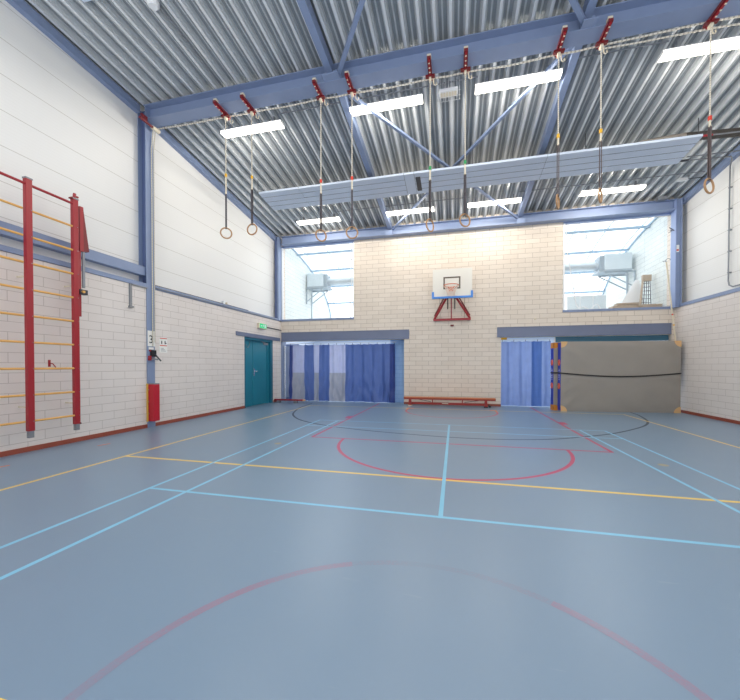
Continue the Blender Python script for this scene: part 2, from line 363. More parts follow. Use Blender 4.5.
w.box((LX1, B0, 2.975), (RX0, B1, 6.2), 'block_x'); w.box((ORX1, B0, 0), (6.3, B1, 2.22), 'block_x'); w.box((-6.5, B0, 2.975), (LX0, B1, 6.2), 'block_x'); w.box((RX1, B0, 2.975), (6.35, B1, 6.2), 'block_x')
w.box((LX0, B0, 5.74), (LX1, B1, 6.2), 'block_x'); w.box((RX0, B0, 5.74), (RX1, B1, 6.2), 'block_x')
struct(w.build('wall_back'))
struct(MB().box((-6.8, YF-.25, 0), (6.8, YF, 8.2), 'white').build('wall_front'))
# trims: sill rail on the block walls, roof-edge girders
struct(MB().box((XL+.02, YF, 2.955), (XLU, 11.45, 3.035), 'blue').build('trim_1'))
struct(MB().box((XR-.02, YF, 2.975), (XRU, 11.45, 3.06), 'blue').build('trim_2'))
def edge_girder(x0, x1, name):
    g = MB()
    for y0, y1 in ((YF, 5.86), (6.1, 11.5)):
        v = []
        for y in (y0, y1):
            zb = DZ(y)-.165 - (.02 if y > 6 else 0)
            v += [(x0, y, zb), (x1, y, zb), (x1, y, zb+.16), (x0, y, zb+.16)]
        g.add(v, [(0,1,2,3),(7,6,5,4),(0,4,5,1),(1,5,6,2),(2,6,7,3),(3,7,4,0)], 'blue')
    return struct(g.build(name))
edge_girder(-6.40, XLU-.02, 'trim_3'); edge_girder(6.24, XRU+.02, 'trim_4')
# skirtings
struct(MB().box((XL, YF, 0), (XL+.018, DY0-.02, .075), 'basebd').build('baseboard_left'))
struct(MB().box((XL, DY1+.02, 0), (XL+.018, YB, .075), 'basebd').build('baseboard_left'))
struct(MB().box((XR, YF, 0), (XR-.018, YB, .075), 'basebd').build('baseboard_right'))
struct(MB().box((OLX1, YB, 0), (ORX0, YB-.018, .075), 'basebd').build('baseboard_back'))

# windows
def window(name, x0, x1, z0, z1):
    r = sroot(name, ((x0+x1)/2, YB, z0))
    f = MB(); y0, y1 = YB-.015, YB+.09
    f.box((x0, y0, z0-.03), (x1, y1, z0+.04), 'blue'); f.box((x0, y0+.01, z1-.05), (x1, y1, z1), 'blue_lt')
    f.box((x0, y0+.01, z0+.04), (x0+.05, y1, z1-.05), 'white'); f.box((x1-.03, y0+.02, z0+.04), (x1, y1, z1-.05), 'white')
    f.build('window_frame', r)
    MB().box((x0+.05, YB+.04, z0+.04), (x1-.03, YB+.046, z1-.05), 'pane').build('pane', r)
window('window_1', LX0, LX1, 2.985, 5.73); window('window_2', RX0, RX1, 2.985, 5.73)

# door
dr = sroot('door_1', (XL-.1, (DY0+DY1)/2, 0))
f = MB(); f.box((XL-.2, DY0, 0), (XL-.005, DY0+.07, DH), 'teal_dk'); f.box((XL-.2, DY1-.15, 0), (XL-.005, DY1, DH), 'teal_dk'); f.box((XL-.16, DY1-.27, 0), (XL-.07, DY1-.15, DH-.08), 'teal'); f.box((XL-.2, DY0+.07, DH-.08), (XL-.005, DY1-.15, DH), 'teal_dk')
f.box((-6.75, DY0, 0), (XL-.2, DY1, DH), 'teal_dk')
f.build('door_frame', dr)
for y0, y1 in ((DY0+.08, 9.875), (9.897, DY1-.285)):
    lf = MB().box((XL-.13, y0, .01), (XL-.08, y1, DH-.08), 'teal').build('door_leaf', dr, bevel=.006)
    if y0 > 9.7:
        h = MB(); h.box((XL-.08, 9.94, .98), (XL-.068, 9.99, 1.22), 'chrome'); h.tube([(XL-.07, 9.965, 1.13), (XL-.02, 9.965, 1.13), (XL-.02, 10.09, 1.13)], .011, 'chrome', 8)
        h.build('door_handle', lf)
        k = MB(); k.box((XL-.08, 10.5, 2.03), (XL-.03, 10.75, 2.10), 'grey'); k.bar((XL-.05, 10.55, 2.11), (XL-.02, 10.3, 2.125), .02, .015, 'grey'); k.build('door_closer', lf)
    else:
        MB().tube([(XL-.08, 9.44, 2.05), (XL-.04, 9.46, 1.98), (XL-.03, 9.52, 1.88), (XL-.04, 9.60, 1.90), (XL-.05, 9.68, 2.02), (XL-.08, 9.72, 2.09)], .008, 'grey', 6).build('door_cable_loop', lf)
tag(MB().box((XL-.02, 8.90, DH), (XL+.025, 11.50, 2.335), 'lintel').build('door_lintel'), 'grey-blue steel lintel above the teal double door', 'lintel')

# ------------------------------------------------------------------ steelwork
def ibeam_x(name, x0, x1, y0, y1, z0, z1, m, tf=.016, tw=.02, parent=None):
    yc = (y0+y1)/2; g = MB()
    g.box((x0, y0, z0), (x1, y1, z0+tf), m); g.box((x0, y0, z1-tf), (x1, y1, z1), m); g.box((x0, yc-tw/2, z0+tf), (x1, yc+tw/2, z1-tf), m)
    return g
g = ibeam_x('', -6.30, XR+.12, 5.84, 6.12, 6.42, 6.715, 'blue')
bm_ = tag(g.build('roof_beam'), 'wide blue steel roof beam nearest the camera, carrying the ring brackets', 'beam')
for x in (-2.2, 1.95):
    pl = MB(); pl.box((x-.10, 5.835, 6.436), (x+.22 if x < 0 else x+.1, 5.855, 6.60), 'blue'); pl.box((x-.10, 5.70, 6.43), (x+.2 if x < 0 else x+.1, 5.84, 6.445), 'blue')
    pl.build('node_plate', bm_)
MB().box((-6.27, 5.85, 6.44), (-6.255, 6.11, 6.70), 'blue').build('end_plate', bm_)
g = ibeam_x('', -6.18, 6.04, 11.33, 11.58, 5.72, 6.0, 'blue')
bb = tag(g.build('roof_beam'), 'blue steel beam across the top of the back wall above both windows', 'beam')
for x in (-2.2, 1.95): MB().box((x-.1, 11.30, 5.70), (x+.14, 11.42, 5.86), 'blue').build('node_plate', bb)
def column(label, x0, x1, y0, y1, z1, m='blue', mw='blue_shade'):
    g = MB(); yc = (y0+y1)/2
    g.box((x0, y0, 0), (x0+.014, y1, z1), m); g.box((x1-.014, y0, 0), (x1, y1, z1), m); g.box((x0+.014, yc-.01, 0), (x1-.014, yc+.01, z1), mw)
    return tag(g.build('steel_column'), label, 'column')
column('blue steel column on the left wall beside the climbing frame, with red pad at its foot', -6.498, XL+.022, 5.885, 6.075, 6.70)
g = MB(); g.box((-6.33, 11.35, 2.97), (-6.275, 11.58, 6.02), 'blue'); g.box((-6.45, 11.40, 2.97), (-6.33, 11.56, 6.02), 'blue_shade')
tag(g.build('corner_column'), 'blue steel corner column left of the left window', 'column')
g = MB(); g.box((6.05, 11.35, 2.97), (6.07, 11.58, 6.02), 'blue_lt'); g.box((6.07, 11.38, 2.97), (6.18, 11.58, 6.02), 'blue'); g.box((6.18, 11.33, 2.97), (6.20, 11.58, 6.02), 'blue')
tag(g.build('corner_column'), 'blue steel corner column right of the right window', 'column')
g = MB(); g.box((XL-.15, YF+.3, 3.20), (XL-.02, 5.90, 3.385), 'blue')
tag(g.build('wall_girt'), 'horizontal blue steel girt behind the red climbing frame, running to the column', 'girt')
def purlin(name, label, x, y0, y1, w_=.12, dz=.0):
    g = MB(); v = []
    for y in (y0, y1):
        zt = DZ(y)-.01-dz; zb = zt-.19
        v += [(x-w_/2, y, zb), (x+w_/2, y, zb), (x+w_/2, y, zt), (x-w_/2, y, zt)]
    g.add(v, [(0,1,2,3),(7,6,5,4),(0,4,5,1),(1,5,6,2),(2,6,7,3),(3,7,4,0)], 'blue')
    return tag(g.build(name), label, 'purlin')
purlin('roof_purlin', 'left blue roof purlin in the far bay between the two steel beams', -2.14, 6.12, 11.34)
purlin('roof_purlin', 'right blue roof purlin in the far bay between the two steel beams', 1.95, 6.12, 11.34)
purlin('roof_purlin', 'left blue roof purlin in the near bay above the camera side of the beam', -2.2, YF, 5.83)
purlin('roof_purlin', 'right blue roof purlin in the near bay above the camera side of the beam', 1.93, YF, 5.83)
def brace(label, p, q, w_=.06):
    g = MB(); g.bar(p, q, w_, .05, 'blue'); return tag(g.build('diagonal_brace'), label, 'brace')
brace('thin diagonal brace in the far bay from left front down to right rear', (-2.05, 6.2, 6.51), (1.9, 11.36, 5.86), .06)
brace('thin diagonal brace in the far bay from right front down to left rear', (1.9, 6.2, 6.57), (-2.05, 11.36, 5.90), .06)
brace('thin diagonal brace in the near bay rising right from the left node plate', (-2.02, 5.80, 6.50), (1.9, .3, 6.88), .07)
brace('thin diagonal brace in the near bay rising left from the right node plate', (1.88, 5.80, 6.50), (-2.1, .3, 6.78), .07)

# ------------------------------------------------------------------ lights
spots = []
for r_, (yc, rw) in enumerate(((6.71, .19), (10.46, .2))):
    for x0, x1 in ((-5.055, -3.6), (-2.075, -.625), (.36, 1.815), (3.335, 4.85)): spots.append((r_, yc, rw, x0, x1))
names_l = ['leftmost', 'second from left', 'third from left', 'rightmost']
for i, (r_, yc, rw, x0, x1) in enumerate(spots):
    lab = ('%s glowing strip light in the near row %s' % (names_l[i % 4], 'just behind the ring beam')) if r_ == 0 else ('%s glowing strip light in the far row near the back wall' % names_l[i % 4])
    z = DZ(yc)-.20
    t = thing('ceiling_light', lab, 'ceiling light', ((x0+x1)/2, yc, z), 'strip lights under the roof deck')
    for q in range(3):
        lp = bpy.data.lights.new('strip_lamp', 'POINT'); lp.energy = 15; lp.shadow_soft_size = .035; lp.color = (1, .93, .82)
        lo = bpy.data.objects.new('strip_lamp', lp); COL.objects.link(lo); lo.location = (x0+(x1-x0)*(.2+.3*q), yc, z-.045)
    h = MB(); h.prism([(yc-rw*.35, z+.075), (yc-rw/2, z+.06), (yc-rw/2, z+.045), (yc+rw/2, z+.045), (yc+rw/2, z+.06), (yc+rw*.35, z+.075)], 'x', x0, x1, 'white')
    h.box((x0-.008, yc-rw/2, z), (x0, yc+rw/2, z+.06), 'white'); h.box((x1, yc-rw/2, z), (x1+.008, yc+rw/2, z+.06), 'white')
    h.build('housing', t)
    MB().box((x0, yc-rw/2+.008, z-.006), (x1, yc+rw/2-.008, z+.045), 'lamp').build('diffuser', t, bevel=.004)
    for x in (x0+.2, x1-.2): MB().box((x-.02, yc-.03, z+.07), (x+.02, yc+.03, DZ(yc)+.002), 'grey').build('mounting_bracket', t)
# cable conduits along the two rows
def conduit(label, y, gaps):
    g = MB(); z = DZ(y)-.03
    xs = [-3.6, -2.07, -.62, .36, 1.81, 3.33, 4.8, 5.9]
    for a, b in gaps: g.tube([(a, y, z), (b, y, z)], .012, 'grey', 6)
    return tag(g.build('cable_conduit'), label, 'conduit')
conduit('thin grey conduit linking the near row of strip lights', 6.62, ((-3.65, .4), (1.75, 3.4)))
conduit('thin grey conduit linking the far row of strip lights', 10.3, ((-3.65, .4), (1.75, 6.1)))
# emergency light with wire guard
t = thing('emergency_light', 'white emergency light in a wire guard between the two middle near-row strip lights', 'emergency light', (-.13, 6.66, 6.4))
MB().box((-.30, 6.60, 6.46), (.04, 6.72, 6.52), 'white').box((-.28, 6.61, 6.42), (.02, 6.71, 6.46), 'cream').build('lamp_body', t, bevel=.006)
k = MB()
for i in range(9):
    x = -.33+.05*i; k.tube([(x, 6.56, 6.655), (x, 6.56, 6.40), (x, 6.76, 6.39), (x, 6.76, 6.64)], .004, 'white', 5)
for y, z in ((6.56, 6.41), (6.66, 6.395), (6.76, 6.39)): k.tube([(-.35, y, z), (.09, y, z)], .004, 'white', 5)
k.build('wire_guard', t)
MB().box((-.16, 6.63, 6.52), (-.10, 6.69, 6.665), 'grey').build('mounting_bracket', t)
# small white sensor at top left
t = thing('motion_sensor', 'white plastic sensor on the roof deck at top left', 'sensor', (-4.44, 4.3, 6.75))
MB().tube([(-4.44, 4.3, 6.853), (-4.44, 4.3, 6.79)], .05, 'grey', 14).build('sensor_base', t)
MB().tube([(-4.44, 4.3, 6.79), (-4.44, 4.3, 6.74), (-4.44, 4.3, 6.715)], [.085, .085, .06], 'white', 18).build('sensor_dome', t)
tag(MB().box((-5.40, 3.80, 6.72), (-5.12, 4.02, 6.76), 'panelblue').box((-5.35, 3.85, 6.76), (-5.17, 3.97, 6.87), 'panelblue').build('ceiling_panel_end'), 'pale blue plate end on the deck at the top left edge', 'panel')
t = MB(); t.tube([(-4.42, 4.40, 6.828), (-4.42, 5.80, 6.737)], .012, 'grey', 6)
tag(t.build('sensor_cable'), 'thin grey cable running along a deck rib from the top left sensor', 'cable')

# radiant heating panel
t = thing('radiant_heater', 'long pale blue radiant heating panel hung under the roof across the far bay', 'heater', (-.1, 9.12, 6.0))
PY0, PY1 = 8.43, 9.265
def pz(y): return 6.025-.118*(y-PY0)
g = MB()
segs = [(-5.25, -4.07), (-4.07, -1.24), (-1.24, -.99), (-.99, 2.03), (2.03, 4.96)]
for a, b in segs:
    plain = (b-a) < .5
    y0, y1 = PY0, PY1; n = 1 if plain else 4
    for i in range(n):
        ya = y0+(y1-y0)*i/n; yb = y0+(y1-y0)*(i+1)/n-.022
        v = []
        for x in (a, b-.008):
            v += [(x, ya, pz(ya)), (x, yb, pz(yb)), (x, yb, pz(yb)+.05), (x, ya, pz(ya)+.05)]
        g.add(v, [(0,1,2,3),(7,6,5,4),(0,4,5,1),(1,5,6,2),(2,6,7,3),(3,7,4,0)], 'panelblue')
g.build('radiant_strip', t)
v = []
for x in (-5.25, 4.96): v += [(x, PY0+.005, pz(PY0)+.008), (x, PY1-.01, pz(PY1)+.008), (x, PY1-.01, pz(PY1)+.06), (x, PY0+.005, pz(PY0)+.06)]
MB().add(v, [(0,1,2,3),(7,6,5,4),(0,4,5,1),(1,5,6,2),(2,6,7,3),(3,7,4,0)], 'greydk').build('backing_sheet', t)
for x in (-5.3, -2.6, .4, 2.8, 4.9):
    for y in (PY0+.05, PY1-.06): MB().tube([(x, y, pz(y)+.05), (x, y, DZ(y)+.003)], .008, 'greydk', 6).build('hanger', t)
v = MB(); v.add([(-.97, 8.56, pz(8.56)-.004), (-.85, 8.56, pz(8.56)-.004), (-.85, 9.12, pz(9.12)-.004), (-.97, 9.12, pz(9.12)-.004)], [(0,1,2,3)], 'greydk'); v.build('warning_plate', t)
# dark flue duct and pipes at the right end of the panel
t = MB(); t.tube([(3.9, 8.60, 6.16), (4.45, 8.60, 6.155), (4.72, 8.60, 6.15)], [.035, .07, .08], 'flue_lt', 12)
t.tube([(4.72, 8.60, 6.15), (5.6, 8.60, 6.11), (6.33, 8.60, 6.08)], .085, 'duct_dk', 12)
tag(t.build('flue_duct'), 'dark foil-wrapped flue duct from the heating panel to the right wall', 'duct')
t = MB(); t.tube([(4.96, 8.45, 6.04), (5.13, 8.45, 6.04)], .02, 'red', 8); t.tube([(5.13, 8.45, 6.04), (6.33, 8.45, 6.02)], .014, 'grey', 8)
tag(t.build('heating_pipe'), 'thin grey pipe leaving the front right corner of the heating panel', 'pipe')
t = MB(); t.tube([(4.96, 9.2, 5.96), (5.13, 9.2, 5.96)], .024, 'greydk', 8); t.tube([(5.13, 9.2, 5.96), (6.0, 9.3, 5.98), (6.2, 9.6, 6.04), (6.29, 9.79, 6.00), (6.29, 9.80, 3.32), (6.29, 9.77, 3.21), (6.29, 9.66, 3.15), (6.29, 8.2, 3.14)], .015, 'grey', 8)
for z in (5.5, 5.0, 4.5, 4.0, 3.5): t.box((6.28, 9.775, z), (XRU, 9.825, z+.025), 'grey')
tag(t.build('heating_pipe'), 'grey pipe from the heating panel running down the right wall', 'pipe')
t = MB(); t.tube([(5.2, 9.38, 6.13), (6.1, 9.38, 6.13), (6.2, 9.36, 6.12), (6.23, 9.30, 6.06), (6.23, 9.28, 5.86), (6.26, 9.22, 5.80), (6.32, 9.1, 5.79)], .014, 'grey', 8)
tag(t.build('heating_pipe'), 'short grey pipe bending down beside the right roof edge', 'pipe')

# ------------------------------------------------------------------ rings, brackets and ropes
RY = 6.08
def sc(v, ref=6.2): return v*RY/ref
rings = [  # x, tag z, strap top z, ring bottom z, share of full width seen, tag material
    (-4.615, 5.228, 4.85, 3.933, 1.0, 'tag_y'), (-4.011, 5.111, 4.87, 3.955, .85, 'tag_y'),
    (-2.520, 4.847, 4.62, 3.700, .92, 'tag_r'), (-1.896, 4.826, 4.62, 3.700, 1.0, 'tag_r'),
    (-.440, 4.822, 4.62, 3.700, .58, 'tag_g'), (.165, 4.846, 4.64, 3.730, .80, 'tag_g'),
    (1.645, 5.070, 4.93, 3.890, .16, 'tag_y'), (2.267, 5.054, 4.90, 3.920, .18, 'tag_y'),
    (3.726, 5.019, 4.90, 3.898, .45, 'tag_r')]
ord_ = ['first', 'second', 'third', 'fourth', 'fifth', 'sixth', 'seventh', 'eighth', 'ninth']
tagname = {'tag_y': 'yellow', 'tag_r': 'red', 'tag_g': 'green'}
for i, (x, tz, sz, rb, turn, tm) in enumerate(rings):
    x = sc(x); cz = lambda z: (z-1.303)*RY/6.2+1.303
    tz, sz, rb = cz(tz), cz(sz), cz(rb); rt = rb+.235
    t = thing('gymnastic_ring', '%s wooden gymnastic ring from the left, hanging on a rope with a %s tag' % (ord_[i], tagname[tm]), 'gymnastic ring', (x, RY, rb), 'gymnastic rings hanging from the beam')
    MB().tube([(x, RY, 6.33), (x, RY, tz)], .010, 'rope', 8).build('rope', t)
    MB().tube([(x, RY, tz+.04), (x, RY, tz-.02)], .024, tm, 10).build('length_tag', t)
    MB().tube([(x, RY, tz-.02), (x, RY, sz+.05), (x, RY, sz)], [.016, .014, .02], 'cream', 8).build('rope_splice', t)
    a = (-1 if i == 1 else 1)*math.acos(turn)-math.atan2(x, RY)
    k = MB(); w_ = .034
    mt = Matrix.Translation((x, RY, 0)) @ Matrix.Rotation(a, 4, 'Z')
    for s_ in (-1, 1): k.box((-w_/2, s_*.012-.004, rt-.005), (w_/2, s_*.012+.004, sz+.01), 'strap' if i < 6 else 'strap2', mt)
    k.box((-w_/2, -.02, rt-.03), (w_/2, .02, rt-.022), 'strap', mt)
    k.build('strap', t)
    pts = []; R_ = .1175-.014
    for j in range(32):
        b = 2*PI*j/32; p = mt @ Vector((R_*math.cos(b), 0, 0)); pts.append((p.x, p.y, rb+.1175+R_*math.sin(b)))
    MB().tube(pts, .014, 'ringwood', 10, closed=True).build('ring', t)
for i, (x, *_r) in enumerate(rings):
    x = sc(x)
    t = thing('pulley_bracket', '%s red pulley bracket from the left, bolted under the near roof beam' % ord_[i], 'bracket', (x, 5.9, 6.34), 'red pulley brackets under the beam')
    k = MB(); k.box((x-.032, 5.74, 6.375), (x+.032, 6.20, 6.42), 'red_dark'); k.box((x-.012, 5.76, 6.345), (x+.012, 6.18, 6.375), 'red')
    k.build('bracket_arm', t)
    MB().box((x-.035, 5.755, 6.42), (x+.035, 5.832, 6.47), 'cream').build('clamp', t, bevel=.008)
    k = MB(); k.box((x-.08, 6.04, 6.335), (x+.08, 6.10, 6.365), 'red_dark'); k.build('cross_piece', t)
    k = MB(); k.tube([(x-.018, 6.09, 6.31), (x+.018, 6.09, 6.31)], .042, 'cream', 14); k.build('pulley_wheel', t)
    k = MB(); k.tube([(x+.05, 6.14, 6.345), (x+.06, 6.15, 6.27), (x+.085, 6.16, 6.245), (x+.11, 6.16, 6.27), (x+.105, 6.16, 6.30)], .009, 'cream', 8); k.build('rope_hook', t)
    for q in range(4): MB().tube([(x-.012, 5.80+q*.09, 6.344), (x+.012, 5.80+q*.09, 6.344)], .010, 'cream', 8).build('pin', t)
# long operating ropes
rp = [(-6.22, 6.13, 6.40), (-5.6, 6.14, 6.385), (-4.55, 6.15, 6.395), (-4.2, 6.15, 6.385), (-3.96, 6.15, 6.395), (-3.2, 6.15, 6.37), (-2.47, 6.15, 6.39), (-2.15, 6.15, 6.375), (-1.86, 6.15, 6.385), (-1.1, 6.15, 6.355), (-.43, 6.15, 6.375), (-.13, 6.15, 6.36), (.16, 6.15, 6.375), (.9, 6.15, 6.345), (1.61, 6.15, 6.375), (1.9, 6.15, 6.365), (2.22, 6.15, 6.385), (2.8, 6.15, 6.40), (3.65, 6.15, 6.43), (4.6, 6.15, 6.42), (6.1, 6.15, 6.40)]
tag(MB().tube(rp, .014, 'ropex', 8).build('operating_rope'), 'long pale rope strung along all the red brackets under the beam', 'rope')
rp2 = [(2.3, 6.19, 6.36), (2.8, 6.19, 6.35), (3.65, 6.19, 6.36), (4.6, 6.19, 6.33), (6.1, 6.19, 6.32)]
tag(MB().tube(rp2, .012, 'ropex', 8).build('operating_rope'), 'second pale rope below the first at the right end of the beam', 'rope')
t = thing('corner_pulley', 'dark red rod with white rope block at the left end of the beam', 'pulley', (-6.2, 5.9, 6.3))
MB().tube([(-6.2, 5.66, 6.33), (-6.2, 5.97, 6.32)], .024, 'red_dark', 10).build('pulley_rod', t)
MB().tube([(-6.2, 5.96, 6.32), (-6.2, 6.13, 6.325)], .042, 'cream', 12).build('rope_block', t)
MB().box((-6.22, 5.70, 6.34), (-6.18, 5.83, 6.43), 'red_dark').build('pulley_mount', t)
for j, (y, m, r, l) in enumerate(((6.0, 'rope', .011, 'thicker left of the two ropes running down the left blue column'), (6.055, 'rope', .008, 'thinner right of the two ropes running down beside the left blue column'))):
    tag(MB().tube([(-6.255, y+.03, 6.30), (-6.265, y, 5.9), (-6.27, y, 3.0), (-6.27, y, 1.72 if j == 0 else 1.80)], r, m, 8).build('hanging_rope'), l, 'rope')
# column signs, cleat, pad
CX = XL+.024
t = thing('number_sign', 'white sign with a large number 3 on the left blue column', 'sign', (CX, 5.98, 1.745))
MB().box((CX, 5.895, 1.72), (CX+.004, 6.075, 2.05), 'paper').build('sign_sheet', t)
text_mesh('3', .24, 'ink', 'number', (CX+.006, 5.975, 1.86), (PI/2, 0, PI/2), t)
tag(MB().box((CX, 5.92, 1.655), (CX+.004, 6.04, 1.70), 'paper').build('small_label'), 'small white label under the number 3 sign', 'label')
t = thing('instruction_sheet', 'white sheet with red bands on the block wall right of the column', 'sign', (XL, 6.31, 1.61))
MB().box((XL, 6.21, 1.60), (XL+.004, 6.42, 1.94), 'paper').build('sheet', t)
k = MB(); k.box((XL+.004, 6.22, 1.905), (XL+.006, 6.41, 1.925), 'redink'); k.box((XL+.004, 6.22, 1.745), (XL+.006, 6.41, 1.765), 'redink')
k.build('red_bands', t)
k = MB()
for y in (6.27, 6.36):
    k.tube([(XL+.004, y, 1.85), (XL+.006, y, 1.85)], .013, 'ink', 8); k.box((XL+.004, y-.012, 1.79), (XL+.006, y+.012, 1.84), 'ink')
k.box((XL+.004, 6.355, 1.80), (XL+.006, 6.40, 1.815), 'ink')
for q in range(3): k.box((XL+.004, 6.25, 1.63+q*.03), (XL+.006, 6.38-.03*q, 1.64+q*.03), 'grey')
k.build('pictograms', t)
t = thing('rope_cleat', 'dark metal rope winch with red and grey levers on the column below the sign', 'winch', (CX, 5.98, 1.42))
MB().box((CX, 5.95, 1.50), (CX+.05, 6.07, 1.64), 'dark').build('winch_body', t, bevel=.01)
k = MB(); k.bar((CX+.05, 6.03, 1.55), (CX+.09, 6.14, 1.41), .025, .02, 'greydk'); k.bar((CX+.04, 5.95, 1.46), (CX+.07, 6.08, 1.44), .03, .03, 'grey'); k.build('lever', t)
MB().box((CX, 5.90, 1.42), (CX+.04, 5.95, 1.52), 'red').box((CX, 5.93, 1.61), (CX+.03, 5.96, 1.645), 'red').build('red_stop', t)
t = thing('column_pad', 'red vinyl safety pad strapped around the foot of the left blue column', 'pad', (-6.22, 5.97, .13))
MB().box((XL+.024, 5.895, .135), (-6.15, 6.05, .915), 'padred').build('pad_cover', t, bevel=.012)
MB().box((XL+.004, 5.872, .13), (-6.285, 5.893, .93), 'padyel').build('pad_backing', t)
MB().box((-6.29, 5.90, .915), (-6.155, 6.045, .935), 'grey').build('pad_top_trim', t)
for z in (.3, .55, .8): MB().tube([(-6.27, 5.895, z), (-6.27, 5.887, z)], .012, 'chrome', 8).build('stud', t)
# hook bracket, rail sensor, cable on rail, exit sign, conduit
t = MB(); t.box((XL, 5.50, 2.47), (XL+.03, 5.545, 2.95), 'grey'); t.box((XL, 5.48, 2.47), (XL+.06, 5.56, 2.50), 'grey'); t.box((XL, 5.52, 2.93), (XL+.03, 5.9, 2.952), 'grey')
tag(t.build('wall_bracket'), 'grey metal bracket on the block wall under the rail left of the column', 'bracket')
t = MB(); t.tube([(XL+.03, 6.1, 2.985), (XL+.03, 11.2, 2.985)], .012, 'grey', 6); t.tube([(XL+.02, 6.1, 3.045), (XL+.02, 9.5, 3.042)], .008, 'greydk', 6)
tag(t.build('cable_conduit'), 'thin grey conduit along the blue rail of the left wall', 'conduit')
t = thing('alarm_sensor', 'small white sensor box standing on the left wall rail', 'sensor', (XL, 8.38, 3.03))
MB().box((XL-.03, 8.30, 3.03), (XL+.05, 8.44, 3.12), 'white').build('sensor_box', t, bevel=.01)
MB().tube([(XL+.05, 8.40, 3.07), (XL+.08, 8.40, 3.06)], .03, 'cream', 10).build('sensor_lens', t)
t = thing('exit_sign', 'green and white emergency exit sign above the teal door', 'sign', (XL, 10.2, 2.55))
MB().box((XL, 10.02, 2.545), (XL+.09, 10.46, 2.72), 'cream').build('sign_housing', t, bevel=.006)
MB().box((XL+.09, 10.04, 2.56), (XL+.094, 10.44, 2.705), 'exitg').build('sign_face', t)
k = MB(); X = XL+.0945
k.quad((X, 10.32, 2.58), (X, 10.40, 2.58), (X, 10.40, 2.69), (X, 10.32, 2.69), 'white_pr')
k.tube([(X, 10.26, 2.68), (X+.001, 10.26, 2.68)], .013, 'white_pr', 8)
for a, b in (((10.25, 2.665), (10.235, 2.625)), ((10.235, 2.625), (10.27, 2.60)), ((10.235, 2.625), (10.20, 2.585)), ((10.245, 2.655), (10.285, 2.64)), ((10.245, 2.655), (10.21, 2.65))):
    k.bar((X, a[0], a[1]), (X, b[0], b[1]), .012, .003, 'white_pr', up=(1, 0, 0))
k.quad((X, 10.08, 2.632), (X, 10.14, 2.66), (X, 10.14, 2.605), (X, 10.14, 2.605), 'white_pr'); k.quad((X, 10.14, 2.625), (X, 10.18, 2.625), (X, 10.18, 2.64), (X, 10.14, 2.64), 'white_pr')
k.build('pictogram', t)
tag(MB().box((XL, 10.62, 2.62), (XL+.03, 11.58, 2.645), 'greydk').build('cable_trunking'), 'thin dark trunking on the left wall right of the exit sign', 'trunking')

# ------------------------------------------------------------------ climbing frame
t = thing('climbing_frame', 'tall red climbing frame with wooden rungs on the left block wall', 'climbing frame', (-6.08, 3.7, .25))
ups = (3.075, 3.715, 4.345); X0, X1 = -6.115, -6.05
for y in ups:
    u = MB().box((X0, y-.04, .345), (X1, y+.04, 4.03), 'red').build('upright', t, bevel=.006)
    MB().box((X0+.005, y-.03, .245), (X1-.005, y+.03, .345), 'grey').build('foot', u)
    MB().box((X0-.004, y-.044, 4.03), (X1+.004, y+.044, 4.05), 'grey').build('end_cap', u)
    for z in (.68, 2.61): MB().box((XL+.001, y-.006, z), (X0, y+.006, z+.022), 'cream').build('wall_mount', u)
    for j in range(9):
        MB().tube([(X1, y+.022, .49+.3865*j), (X1+.004, y+.022, .49+.3865*j)], .006, 'chrome', 8).build('bolt', u)
for j in range(9):
    z = .49+.3865*j
    for y0, y1 in ((3.06, 3.645), (3.645, 4.285)):
        MB().tube([(X1-.025, y0 if y0 < 3.1 else y0+.08, z), (X1-.025, y1+.03 if y1 > 4 else y1, z)], .0165, 'wood', 10).build('rung', t)
MB().tube([(-6.08, 3.0, 3.955), (-6.08, 4.33, 3.955)], .020, 'red', 10).build('top_bar', t)
k = MB(); k.box((-6.12, 4.285, 4.03), (-6.05, 4.38, 4.05), 'red_dark'); k.tube([(-6.08, 4.34, 4.05), (-6.08, 4.35, 4.13)], .022, 'red', 8); k.tube([(-6.08, 4.33, 4.09), (-6.08, 4.40, 4.09)], .018, 'red', 8); k.build('hinge', t)
sw = MB(); sw.box((-6.15, 4.42, 3.22), (-6.07, 4.475, 3.96), 'red'); sw.add([(-6.07, 4.475, 3.93), (-6.07, 4.565, 3.24), (-6.07, 4.475, 3.22), (-6.15, 4.475, 3.93), (-6.15, 4.565, 3.24), (-6.15, 4.475, 3.22)], [(0,1,2),(3,5,4),(0,3,4,1),(1,4,5,2),(2,5,3,0)], 'red_dark')
sw = sw.build('swing_arm', t)
MB().tube([(-6.10, 4.49, 2.62), (-6.10, 4.49, 3.25)], .022, 'grey', 10).build('arm_tube', sw)
k = MB().box((-6.15, 4.38, 2.13), (-6.09, 4.445, 3.22), 'red').build('lower_arm', t)
MB().box((-6.14, 4.40, 2.50), (-6.05, 4.52, 2.58), 'greydk').tube([(-6.05, 4.44, 2.54), (-6.02, 4.44, 2.54)], .022, 'wood', 8).build('clamp', k)
MB().tube([(-6.08, 4.37, .34), (-6.08, 4.41, .35)], .014, 'dark', 8).build('stop_bolt', t)
tt = MB(); tt.box((XL, 4.10, 1.29), (XL+.012, 4.13, 1.40), 'red'); tt.tube([(XL+.012, 4.115, 1.35), (XL+.04, 4.14, 1.34), (XL+.05, 4.17, 1.29), (XL+.05, 4.18, 1.25)], .008, 'red', 8)
tag(tt.build('wall_hook'), 'small red hook on the block wall behind the climbing frame', 'hook')

